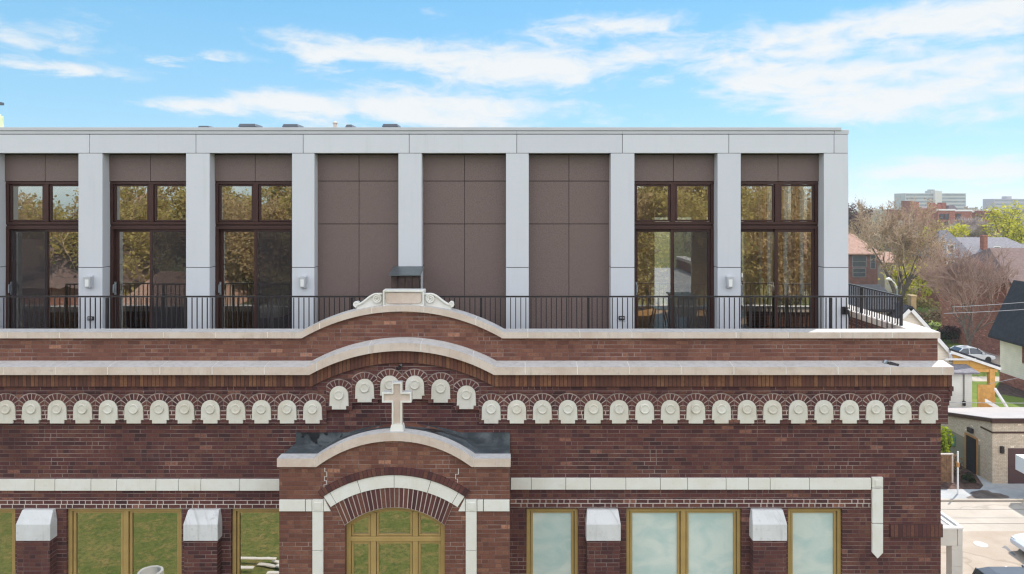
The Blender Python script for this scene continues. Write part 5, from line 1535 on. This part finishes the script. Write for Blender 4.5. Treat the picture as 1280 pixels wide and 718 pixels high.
tree('bare_tree', 'pale violet bare tree with a round crown before the yellow green trees', TP(1222, 150), 13.2, 'b', 21, 1.0, .3, 6, (2, 3), 'twig_violet', None, 0, 0, 9, 1.3, width=9.5, twig_r=.045, start=.3)
tree('leafy_tree', 'tallest yellow green tree with a dark forked trunk at the right edge', TP(1264, 140), 16.3, 'l', 31, 1.05, .55, 5, (2, 3), 'twig_dark', 'leaf_yellow', 7, .45, 3, 1.0, width=13.5, twig_r=.03, cloud=.9)
tree('leafy_tree', 'yellow green tree left of the violet bare tree, above the grey roof', TP(1182, 145), 11.9, 'l', 41, 1.1, .3, 4, (2, 3), 'twig_dark', 'leaf_yellow', 14, .55, 3, 1.1, width=9.0, twig_r=.03, cloud=1.0)
tree('leafy_tree', 'bright yellow tree below the left part of the red apartments, nearest the large bare tree', TP(1157, 118), 9.4, 'l', 43, 1.1, .3, 4, (2, 3), 'twig_dark', 'leaf_yellow', 14, .5, 3, 1.1, width=7.0, twig_r=.03, cloud=1.0)
tree('leafy_tree', 'olive yellow tree just below the white parapets of the red apartments', TP(1216, 195), 13.2, 'l', 47, 1.1, .3, 4, (2, 3), 'twig_dark', 'leaf_olive', 14, .6, 3, 1.1, width=11.0, twig_r=.03, cloud=1.1)
tree('leafy_tree', 'low amber green tree between the grey roof and the violet bare tree', TP(1199, 135), 9.6, 'l', 51, 1.1, .3, 4, (2, 3), 'twig_dark', 'leaf_olive', 14, .5, 3, 1.1, width=7.0, twig_r=.03, cloud=1.0)
tree('leafy_tree', 'yellow green tree low behind the plum house at the right edge', TP(1279, 128), 9.5, 'l', 53, 1.1, .3, 4, (2, 3), 'twig_dark', 'leaf_yellow', 12, .5, 3, 1.1, width=8.0, twig_r=.03, cloud=1.0)
tree('plum_tree', 'dark plum coloured tree right against the corner of the penthouse', TP(1064, 170), 16.4, 'l', 57, .8, .35, 5, (2, 3), 'twig_dark', 'leaf_plum', 5, .5, 3, 1.1, width=9.0, twig_r=.03, cloud=1.0)
tree('bare_tree', 'thin tan bare tree behind the pink roofed house', TP(1098, 155), 15.2, 'b', 61, 1.0, .3, 5, (2, 3), 'twig_tan', 'leaf_brown', 2, .25, 5, 1.2, width=12, twig_r=.03)
tree('bare_tree', 'pinkish bare tree between the large bare tree and the red apartments', TP(1142, 160), 14.0, 'b', 63, 1.0, .3, 5, (2, 3), 'twig_red', 'leaf_brown', 1, .2, 5, 1.2, width=11, twig_r=.026)
tree('leafy_tree', 'pale yellow green tree between the large bare tree and the grey roofed house', TP(1143, 106), 6.8, 'l', 59, 1.1, .25, 4, (2, 3), 'twig_dark', 'leaf_yellow', 12, .42, 3, 1.0, width=6.0, twig_r=.025, cloud=.9)
# shrubs
def shrub(name, label, base, w, d, h, n, s, mat, seed, cat='shrub', lumps=9):
    r = random.Random(seed); t = thing(name, label, cat, base); b = Vector(base)
    L = [(Vector((r.uniform(-.5, .5) * w * .75, r.uniform(-.5, .5) * d * .75, r.uniform(.3, .75) * h)), r.uniform(.2, .34)) for _ in range(lumps)]
    mb = MB(); sk = MB()
    for i in range(n):
        c, rr = r.choice(L); v = Vector((r.gauss(0, 1), r.gauss(0, 1), r.gauss(0, 1))).normalized() * (r.random() ** .4)
        p = b + c + Vector((v.x * w * rr, v.y * d * rr, v.z * h * rr))
        if p.z < b.z + .03: continue
        a = Vector((r.gauss(0, 1), r.gauss(0, 1), r.gauss(0, 1))).normalized(); e = a.cross(Vector((r.gauss(0, 1), r.gauss(0, 1), r.gauss(0, 1)))).normalized(); q = s * r.uniform(.6, 1.3)
        mb.face([p - a*q*.5, p + e*q*.35, p + a*q*.5, p - e*q*.35])
    for c, rr in L: sk.tube([b + Vector((c.x * .3, c.y * .3, 0)), b + c * .6, b + c], [.03, .02, .012], 4, cap=False)
    mb.build('foliage', M[mat], t); sk.build('stem', M['bark'], t); return t
def SB(px, D): return (X(px, D), D, 0)
shrub('vine', 'bright yellow green climbing shrub against the side of the brick building', SB(1178, 41.5), 1.6, 1.2, Z(526, 41.5), 1500, .22, 'leaf_bright', 71, 'vine')
shrub('shrub', 'rust brown shrub behind the timber fence panel', SB(1186, 41.2), 1.5, 1.0, 1.5, 700, .18, 'leaf_brown', 72)
shrub('shrub', 'small green shrub at the edge of the planting bed', (G(1209, 604).x, G(1209, 604).y, 0), .9, .8, .6, 350, .14, 'leaf_dark', 73)
hedges = [(1063, 100, 9, 3.2, 'leaf_yellow', 'yellow green hedge, the part nearest the penthouse corner'), (1090, 99, 7, 2.8, 'leaf_olive', 'olive hedge just left of the large bare tree trunk'), (1136, 99, 9, 3.6, 'leaf_olive', 'olive brown hedge right of the large bare tree trunk'), (1160, 92, 6, 3.0, 'leaf_brown', 'brown thicket at the left corner of the big brick house')]
for i, (px, D, w, h, m, l) in enumerate(hedges): shrub('hedge', l, SB(px, D), w, 2.5, h, 1600, .34, m, 80 + i, 'hedge')
for i, (px, w, h, m, l) in enumerate(((1168, 4.5, 1.7, 'leaf_dark', 'dark clipped bush left of the red twigged tree'), (1192, 4.5, 2.2, 'leaf_plum', 'plum bush at the foot of the brick house, behind the red twigged tree'), (1228, 4.5, 2.4, 'leaf_dark', 'dark green bush right of the red twigged tree'), (1246, 4, 1.9, 'leaf_dark', 'dark bush beside the beige house wall'))):
    shrub('bush', l, SB(px, 81), w, 1.8, h, 1100, .26, m, 90 + i, 'bush')
# the wooded skyline reads as one mass
def far_wood():
    r = random.Random(5); mb = MB()
    for i in range(620):
        D = r.uniform(190, 900); px = r.uniform(1030, 1420) if i % 3 else r.uniform(-400, 1030)
        if i % 3 == 0 and px > 500: D = r.uniform(150, 380)
        x = X(px, D); h = r.uniform(8, 14) if D < 300 else r.uniform(10, 17)
        for k in range(34):
            v = Vector((r.gauss(0, 1), r.gauss(0, 1), r.gauss(0, 1))).normalized() * r.random() ** .4
            c = Vector((x + v.x * h * .5, D + v.y * h * .5, h * .58 + v.z * h * .42)); s = r.uniform(.8, 2.0) * (1 + D / 900)
            a = Vector((r.gauss(0, 1), r.gauss(0, 1), r.gauss(0, 1))).normalized(); e = a.cross(Vector((r.gauss(0, 1), r.gauss(0, 1), r.gauss(0, 1)))).normalized()
            mb.face([c - a*s*.5, c + e*s*.4, c + a*s*.5, c - e*s*.4])
    o = mb.build('distant_trees', M['leaf_far']); o['kind'] = 'stuff'
M['leaf_far'] = leaf('FarTrees', (.20, .17, .14, 1), (.34, .31, .20, 1))
far_wood()

# ================================================================== STREET LAMP, WIRES, CARS
def street_lamp():
    D = 70.0; xb_ = X(1121.5, D); z1 = Z(358, D)
    t = thing('street_lamp', 'pale cobra head street lamp showing above the terrace railing', 'street lamp', (xb_, D, 0))
    mb = MB(); mb.tube([(xb_, D, 0), (xb_, D, z1)], [.12, .07], 8); mb.build('pole', M['metal_lid'], t)
    mb = MB(); mb.tube([(xb_, D, z1 - .3), (xb_ - .2, D, z1 + .25), (X(1114, D), D, Z(350, D))], .05, 8); mb.build('arm', M['trim_white'], t)
    mb = MB(); mb.tube([(X(1114.5, D), D, Z(350.2, D)), (X(1111, D), D, Z(348.6, D)), (X(1107.5, D), D, Z(348.8, D))], [.08, .16, .08], 8); mb.build('lamp_head', M['trim_white'], t)
street_lamp()
def pole_wire(label, a, b, sag, r=.02):
    a, b = Vector(a), Vector(b); pts = [a.lerp(b, i / 16) - Vector((0, 0, sag * 4 * (i / 16) * (1 - i / 16))) for i in range(17)]
    tag(MB().tube(pts, r, 5).build('utility_wire', M['wire']), label, 'wire', 'overhead wires on the right')
M['wire'] = plain('Wire', (.35, .34, .35), .6, 0, .1, 3, 0)
pole_wire('upper overhead wire crossing the black roof of the beige house', P(1190, 384, 47), P(1400, 366, 46), .1, .02)
pole_wire('lower overhead wire crossing the black roof of the beige house', P(1180, 392, 47), P(1400, 377, 46), .1, .02)
pole_wire('thin wire across the lawn just above the white garage roof', P(1180, 503, 38.5), P(1400, 503, 38.5), .05, .022)
pole_wire('dark wire crossing the red brick foundation of the beige house', P(1236, 480, 46.5), P(1400, 440, 44), .1, .014)

def car(label, loc, rz, L, W, Hh, paint, suv=True, roof_bump=False):
    t = thing('parked_car', label, 'car', loc)
    z0 = .28; belt = Hh * .60; hood = Hh * (.60 if suv else .56)
    # stations along the length: (x, half width, top z, is cabin)
    def loft(secs, name, mat, bev=.04):
        mb = MB(); n = len(secs[0])
        for a, b in zip(secs[:-1], secs[1:]):
            for i in range(n):
                j = (i + 1) % n; mb.face([a[i], b[i], b[j], a[j]])
        mb.face(secs[0]); mb.face(secs[-1][::-1])
        return mb.build(name, mat, None, bev, False, segs=3)
    def sec(x, w, zb, zt, tk=.06): return [(x, -w, zb + .08), (x, -w * .93, zb), (x, w * .93, zb), (x, w, zb + .08), (x, w, zt - tk), (x, w * .9, zt), (x, -w * .9, zt), (x, -w, zt - tk)]
    h2 = W / 2
    st = [(-L*.5, h2*.86, .38, belt*.86), (-L*.47, h2*.95, z0, belt*.97), (-L*.3, h2, z0, belt), (0, h2, z0, belt), (L*.18, h2, z0, belt), (L*.3, h2*.99, z0, hood*.97), (L*.44, h2*.95, z0, hood*.86), (L*.5, h2*.84, .36, hood*.68)]
    body = loft([sec(*q) for q in st], 'body', paint)
    if suv: cb = [(-L*.47, belt), (-L*.42, Hh*.96), (-L*.3, Hh), (L*.03, Hh), (L*.1, Hh*.97), (L*.25, belt)]
    else: cb = [(-L*.40, belt), (-L*.24, Hh*.95), (-L*.12, Hh), (L*.02, Hh), (L*.09, Hh*.96), (L*.27, belt)]
    wb, wt = h2 * .93, h2 * .74
    def csec(x, z): 
        f = (z - belt) / (Hh - belt); w = wb + (wt - wb) * f; return [(x, -wb, belt - .03), (x, wb, belt - .03), (x, w + .02, z - .03), (x, w - .05, z), (x, -w + .05, z), (x, -w - .02, z - .03)]
    glassm = MB(); 
    cab = loft([csec(x, max(z, belt + .001)) for x, z in cb], 'cabin', M['glass_far'], .03)
    # roof skin over the cabin
    rs = [q for q in cb if q[1] > Hh * .9]
    mb = MB()
    for a, b in zip(rs[:-1], rs[1:]):
        wa, w2 = wt + .03, wt + .03
        mb.hexa([(a[0], -wa, a[1] - .035), (b[0], -w2, b[1] - .035), (b[0], w2, b[1] - .035), (a[0], wa, a[1] - .035), (a[0], -wa + .05, a[1] + .015), (b[0], -w2 + .05, b[1] + .015), (b[0], w2 - .05, b[1] + .015), (a[0], wa - .05, a[1] + .015)])
    roof = mb.build('roof', paint, None, .02)
    parts = [body, cab, roof]
    mb = MB()
    for sg in (-1, 1):
        for (xa, za), (xb_, zb_) in ((cb[0], rs[0]), (rs[-1], cb[-1])):
            mb.tube([(xa, sg * wb, max(za, belt)), (xb_, sg * (wt + .02), zb_)], .045, 6)
        mb.tube([(-.1 * L, sg * wb, belt), (-.1 * L, sg * (wt + .02), Hh - .02)], .04, 6)
    parts.append(mb.build('pillar', paint))
    for xx in (-L*.31, L*.31):
        for sg in (-1, 1):
            mb = MB(); mb.lathe((xx, sg * (h2 - .1), .33), [(.2, -.11), (.31, -.11), (.335, -.07), (.335, .07), (.31, .11), (.2, .11)], 22, 'y'); wh = mb.build('wheel', M['black_fabric'])
            mb = MB(); mb.lathe((xx, sg * (h2 - .1), .33), [(.21, -.1), (.21, .1)], 18, 'y'); rim = mb.build('rim', M['metal_lid']); rim.parent = wh; parts.append(wh)
    for sg in (-1, 1):
        mb = MB(); mb.box(L*.455, L*.485, sg*h2*.55, sg*h2*.86, hood*.62, hood*.78); parts.append(mb.build('headlight', M['white_plastic'], None, .02))
        mb = MB(); mb.box(-L*.497, -L*.475, sg*h2*.62, sg*h2*.88, belt*.72, belt*.92); parts.append(mb.build('tail_light', M['tail'], None, .015))
        mb = MB(); mb.box(L*.17, L*.21, sg*(h2 - .02), sg*(h2 + .18), belt + .02, belt + .17); parts.append(mb.build('mirror', paint, None, .03))
    if roof_bump:
        mb = MB(); mb.hexa([(-L*.3 - .1, -.03, Hh), (-L*.3 + .12, -.03, Hh), (-L*.3 + .12, .03, Hh), (-L*.3 - .1, .03, Hh), (-L*.3 - .08, -.015, Hh + .09), (-L*.3 - .02, -.015, Hh + .09), (-L*.3 - .02, .015, Hh + .09), (-L*.3 - .08, .015, Hh + .09)])
        parts.append(mb.build('antenna', M['black_metal'], None, .008))
    for p in parts: p.parent = t
    t.rotation_euler = (0, 0, rz); return t
M['tail'] = plain('TailLight', (.4, .02, .02), .3, 0, 0, 2, 0)
def paint(name, col): 
    t = NT(name); return t.out(L4(col), .28, 0, None, .6)
M['paint_white'] = paint('WhiteCarPaint', (.62, .63, .65)); M['paint_dark'] = paint('SlateCarPaint', (.055, .06, .075))
g = G(1222, 454); car('white car parked across the street behind the red twigged tree', (g.x - .3, g.y + .9, 0), math.pi * .0, 4.5, 1.8, 1.5, M['paint_white'], False)
car('dark slate van seen from above at the bottom right corner', (X(1268, 27.4) , 26.6, 0), 0.0, 3.7, 1.9, 1.78, M['paint_dark'], True, True)
g = G(1267, 711); car('white car at the right edge behind the dark van, only its front in view', (g.x + 3.25, g.y + .9, 0), math.pi, 4.5, 1.8, 1.5, M['paint_white'], False)

# ================================================================== WHAT THE WINDOWS MIRROR (behind the eye point)
bt = tree('budding_tree', 'tall olive budding tree across the lawn, mirrored in the penthouse glass', (-44, -46, 0), 18.5, 'l', 101, 1.05, .4, 5, (2, 3), 'twig_tan', 'leaf_mirror', 16, .36, 5, 1.3, group='trees mirrored in the penthouse glass', twig_r=.03, cloud=.9)
bt2 = tree('budding_tree', 'tall olive budding tree across the lawn, mirrored in the penthouse glass', (-30, -50, 0), 17.5, 'l', 103, 1.05, .4, 5, (2, 3), 'twig_tan', 'leaf_mirror2', 16, .36, 6, 1.3, group='trees mirrored in the penthouse glass', twig_r=.03, cloud=.9)
for i, (x, y, k) in enumerate(((-50, -62, 1.1), (-26, -58, 1.1), (-14, -56, 1.08), (9, -57, 1.12), (30, -60, 1.15), (6, -41, .9), (-26, -43, .96), (17, -42, .92), (28, -43, .95), (-4, -43, .93), (-58, -50, 1.0), (-20, -44, .95), (-9, -48, 1.05), (2, -45, .97), (13, -49, 1.03), (23, -45, .94), (34, -50, 1.05), (-38, -58, 1.1), (-2, -60, 1.1), (20, -62, 1.15), (46, -52, 1.0), (-70, -56, 1.1))):
    c = copy_tree(bt if i % 2 else bt2); c.location = (x, y, 0); c.scale = (k, k, k); c.rotation_euler = (0, 0, i * 1.3)
house_m, _r = house('brick_house', 'brick house across the lawn, mirrored in the leftmost penthouse doors', 0, 1, 30, 10, 250, 230, .4, M['far_brick'], M['roof_brown'])
for o in list(house_m.children):
    for ch in list(o.children): bpy.data.objects.remove(ch)
    bpy.data.objects.remove(o)
bpy.data.objects.remove(house_m)
def back_house(label, x0, x1, y, depth, ze, zr, wall, roof):
    t = thing('house', label, 'house', ((x0 + x1) / 2, y, 0))
    mb = MB(); mb.box(x0, x1, y - depth, y, 0, ze); mb.build('wall', wall, t)
    mb = MB(); mb.hexa([(x0 - .5, y - depth - .5, ze), (x1 + .5, y - depth - .5, ze), (x1 + .5, y + .5, ze), (x0 - .5, y + .5, ze), (x0 + 2, y - depth/2 - .1, zr), (x1 - 2, y - depth/2 - .1, zr), (x1 - 2, y - depth/2 + .1, zr), (x0 + 2, y - depth/2 + .1, zr)]); mb.build('roof', roof, t)
    k = int((x1 - x0) / 3)
    for i in range(k):
        for z in (2.2, 5.2):
            mb = MB(); xx = x0 + 1.5 + i * 3; mb.box(xx - .55, xx + .55, y, y + .05, z - .8, z + .8); mb.build('window', M['glass_far'], t)
back_house('brick house with brown roof across the lawn, mirrored in the leftmost penthouse doors', -54, -40, -40, 10, 8.0, 12.5, M['far_brick'], M['roof_brown'])
back_house('pale house across the lawn, mirrored below the roof of the brick house', -37, -27, -36, 8, 6.6, 9.6, M['white_siding'], M['roof_pink'])
sheet('street', [(-120, -26), (120, -26), (120, -34), (-120, -34)], .006, M['asphalt'])
# rubble and a concrete ring on the lawn below the windows
def refl(px, py): 
    d = GD(py); return Vector((X(px, d), 2 * (DW + .11) - d, 0))
q = refl(188, 733)
t = tag(MB().lathe((q.x, q.y, 0), [(.42, 0), (.5, 0), (.5, .62), (.47, .65), (.40, .65), (.38, .62), (.36, .25), (.001, .25)], 28).build('concrete_ring', M['pavement']), 'pale concrete ring on the lawn mirrored in the wide window left of the porch', 'concrete ring')
q0 = refl(334, 716)
for i in range(7):
    a = .25 + rnd.uniform(-.35, .35); x, y = q0.x + rnd.uniform(-1.2, 1.2), q0.y + rnd.uniform(-.6, .8); L = rnd.uniform(1.2, 2.2); z = .03 + .05 * i
    mb = MB(); d = Vector((math.cos(a), math.sin(a), 0)); n = Vector((-d.y, d.x, 0)) * .09; p = Vector((x, y, z)); e = d * L / 2
    c4 = [p - e - n, p + e - n, p + e + n, p - e + n]; mb.hexa([tuple(v) for v in c4] + [(v.x, v.y, v.z + .04) for v in c4])
    tag(mb.build('timber_plank', M['coping']), 'pale loose plank on the lawn mirrored in the window beside the porch', 'plank', 'loose planks mirrored beside the porch')

# ================================================================== SKY, SUN, CAMERA
SUN_AZ, SUN_EL = R(45), R(50)
def world():
    t = NT('World', True); SC.world = t.m
    sky = t.n('ShaderNodeTexSky', _sky_type='NISHITA'); sky.sun_disc = False
    sky.sun_elevation = SUN_EL; sky.sun_rotation = SUN_AZ; sky.air_density = 1.0; sky.dust_density = .3; sky.ozone_density = 2.0; sky.altitude = 200
    gen = t.n('ShaderNodeTexCoord').outputs['Generated']
    s = t.sep(gen); x, y, z = s[0], s[1], s[2]
    # direction angles: azimuth from +Y to the right, elevation
    az = t.math('ARCTAN2', x, y); el = t.math('ARCSINE', z)
    # cloud sheets seen at a shallow angle: stretch sideways
    v1 = t.comb(t.math('MULTIPLY', az, 5.0), t.math('MULTIPLY', el, 17.0), 1.7)
    n1 = t.noise(v1, 1.0, 7, .6, .55)
    v2 = t.comb(t.math('MULTIPLY', az, 16.0), t.math('MULTIPLY', el, 44.0), 4.1)
    n2 = t.noise(v2, 1.0, 5, .62, .4)
    warp = t.math('SUBTRACT', n1, .5)
    # where the photograph's cloud banks lie: (px, py, half width, half height, weight)
    tot = None
    blobs = [(660, 78, 200, 22, 1.0), (400, 55, 150, 14, .75), (520, 138, 150, 24, 1.25), (330, 128, 70, 14, .8), (1160, 104, 200, 40, 1.0), (1010, 45, 110, 18, .85), (1240, 8, 110, 20, .9), (780, 28, 80, 13, .9), (515, 14, 50, 9, .5), (1000, 95, 80, 9, .5),
             (70, 88, 70, 10, 1.0), (45, 45, 55, 14, .6), (245, 76, 60, 9, .95), (1190, 218, 140, 17, 1.2), (225, 132, 45, 8, .8), (1100, 150, 140, 20, .5)]
    for (px, py, hw, hh, wgt) in blobs:
        a0 = math.atan((px - CX) / FPX); e0 = math.atan((CY - py) / math.hypot(FPX, px - CX)); aw = hw / FPX; eh = hh / FPX
        da = t.math('DIVIDE', t.math('SUBTRACT', t.math('ADD', az, t.math('MULTIPLY', warp, .18)), a0), aw)
        de = t.math('DIVIDE', t.math('SUBTRACT', t.math('ADD', el, t.math('MULTIPLY', warp, .05)), e0), eh)
        g = t.math('MULTIPLY', t.math('EXPONENT', t.math('MULTIPLY', t.math('ADD', t.math('MULTIPLY', da, da), t.math('MULTIPLY', de, de)), -.8)), wgt)
        tot = g if tot is None else t.math('ADD', tot, g)
    dens = t.math('ADD', t.math('MULTIPLY', tot, .58), t.math('MULTIPLY', t.math('SUBTRACT', n1, .5), 1.15))
    dens = t.math('ADD', dens, t.math('MULTIPLY', t.math('SUBTRACT', n2, .5), 1.0))
    front = t.step(dens, .15, .70)
    # unseen bright clouds added behind the eye point to fill the shaded facade
    n3 = t.noise(gen, 2.3, 6, .6, .3)
    back = t.math('MULTIPLY', t.step(y, .15, -.35), t.step(n3, .30, .55))
    back = t.math('MULTIPLY', back, t.step(z, -.02, .10))
    cl = t.math('MAXIMUM', t.math('MULTIPLY', front, t.step(y, -.1, .15)), back)
    cl = t.math('MINIMUM', cl, 1.0)
    hs = t.n('ShaderNodeHueSaturation'); hs.inputs['Saturation'].default_value = SKY_SAT; hs.inputs['Value'].default_value = SKY_VAL
    t.put(hs.inputs['Color'], sky.outputs[0])
    tint = t.mix(1.0, hs.outputs[0], SKY_TINT, 'MULTIPLY')
    cloudc = t.mix(t.step(y, .15, -.3), CLOUD_F, CLOUD_FILL)
    band = t.ramp(el, [(0.0, SKY_HOR), (.30, SKY_TOP), (1.0, SKY_ZEN)])
    tint = t.mix(.72, tint, band)
    c = t.mix(cl, tint, cloudc)
    bg = t.n('ShaderNodeBackground'); t.put(bg.inputs[0], c); bg.inputs[1].default_value = SKY_STR
    o = t.n('ShaderNodeOutputWorld'); t.t.links.new(bg.outputs[0], o.inputs[0])
    t.m.cycles.sampling_method = 'MANUAL'; t.m.cycles.sample_map_resolution = 1024
SKY_STR, SKY_SAT, SKY_VAL = .10, 1.15, 1.0
SKY_TINT = (.75, .95, 1.1, 1)
CLOUD_F, CLOUD_FILL = (5.6, 5.85, 6.0, 1), (14.0, 14.3, 14.8, 1)
EXPO = .65
SKY_HOR, SKY_TOP, SKY_ZEN = (3.0, 5.0, 6.1, 1), (1.45, 3.9, 5.9, 1), (2.2, 4.4, 7.2, 1)
world()
def haze():
    m = bpy.data.materials.new('HazeAir'); m.use_nodes = True; nt = m.node_tree; nt.nodes.clear()
    o = nt.nodes.new('ShaderNodeOutputMaterial'); v = nt.nodes.new('ShaderNodeVolumePrincipled')
    v.inputs['Color'].default_value = (.93, .95, .98, 1); v.inputs['Density'].default_value = HAZE; v.inputs['Anisotropy'].default_value = .2
    nt.links.new(v.outputs[0], o.inputs['Volume'])
    b = MB().box(-2600, 2600, -1000, 4100, -1, 60).build('haze', m); b['kind'] = 'stuff'
HAZE = .0003
haze()
sd = bpy.data.lights.new('sun', 'SUN'); sd.energy = 3.8; sd.angle = R(.53); sd.color = (1, .94, .85)
so = bpy.data.objects.new('sun', sd); COL.objects.link(so)
S = Vector((math.sin(SUN_AZ) * math.cos(SUN_EL), math.cos(SUN_AZ) * math.cos(SUN_EL), math.sin(SUN_EL)))
so.rotation_euler = S.to_track_quat('Z', 'Y').to_euler(); so.location = (30, 30, 60)
cd = bpy.data.cameras.new('camera'); co = bpy.data.objects.new('camera', cd); COL.objects.link(co)
cd.sensor_width = 36; cd.lens = 36 * FPX / 1280; cd.shift_x = -(CX - 640) / 1280; cd.shift_y = -(359 - CY) / 1280
cd.clip_end = 6000; cd.clip_start = .1
co.location = (0, 0, CAM_H); co.rotation_euler = (R(90), 0, 0)
SC.camera = co
vs = SC.view_settings; vs.view_transform = 'Standard'; vs.look = 'None'; vs.exposure = EXPO; vs.gamma = 1; vs.use_curve_mapping = False
SC.render.engine = 'CYCLES'; cy = SC.cycles
cy.use_denoising = True; cy.max_bounces = 8; cy.diffuse_bounces = 4; cy.glossy_bounces = 3; cy.transparent_max_bounces = 12; cy.transmission_bounces = 4
cy.sample_clamp_indirect = 6; cy.caustics_reflective = False; cy.caustics_refractive = False
cy.filter_width = 1.3 if hasattr(cy, 'filter_width') else None
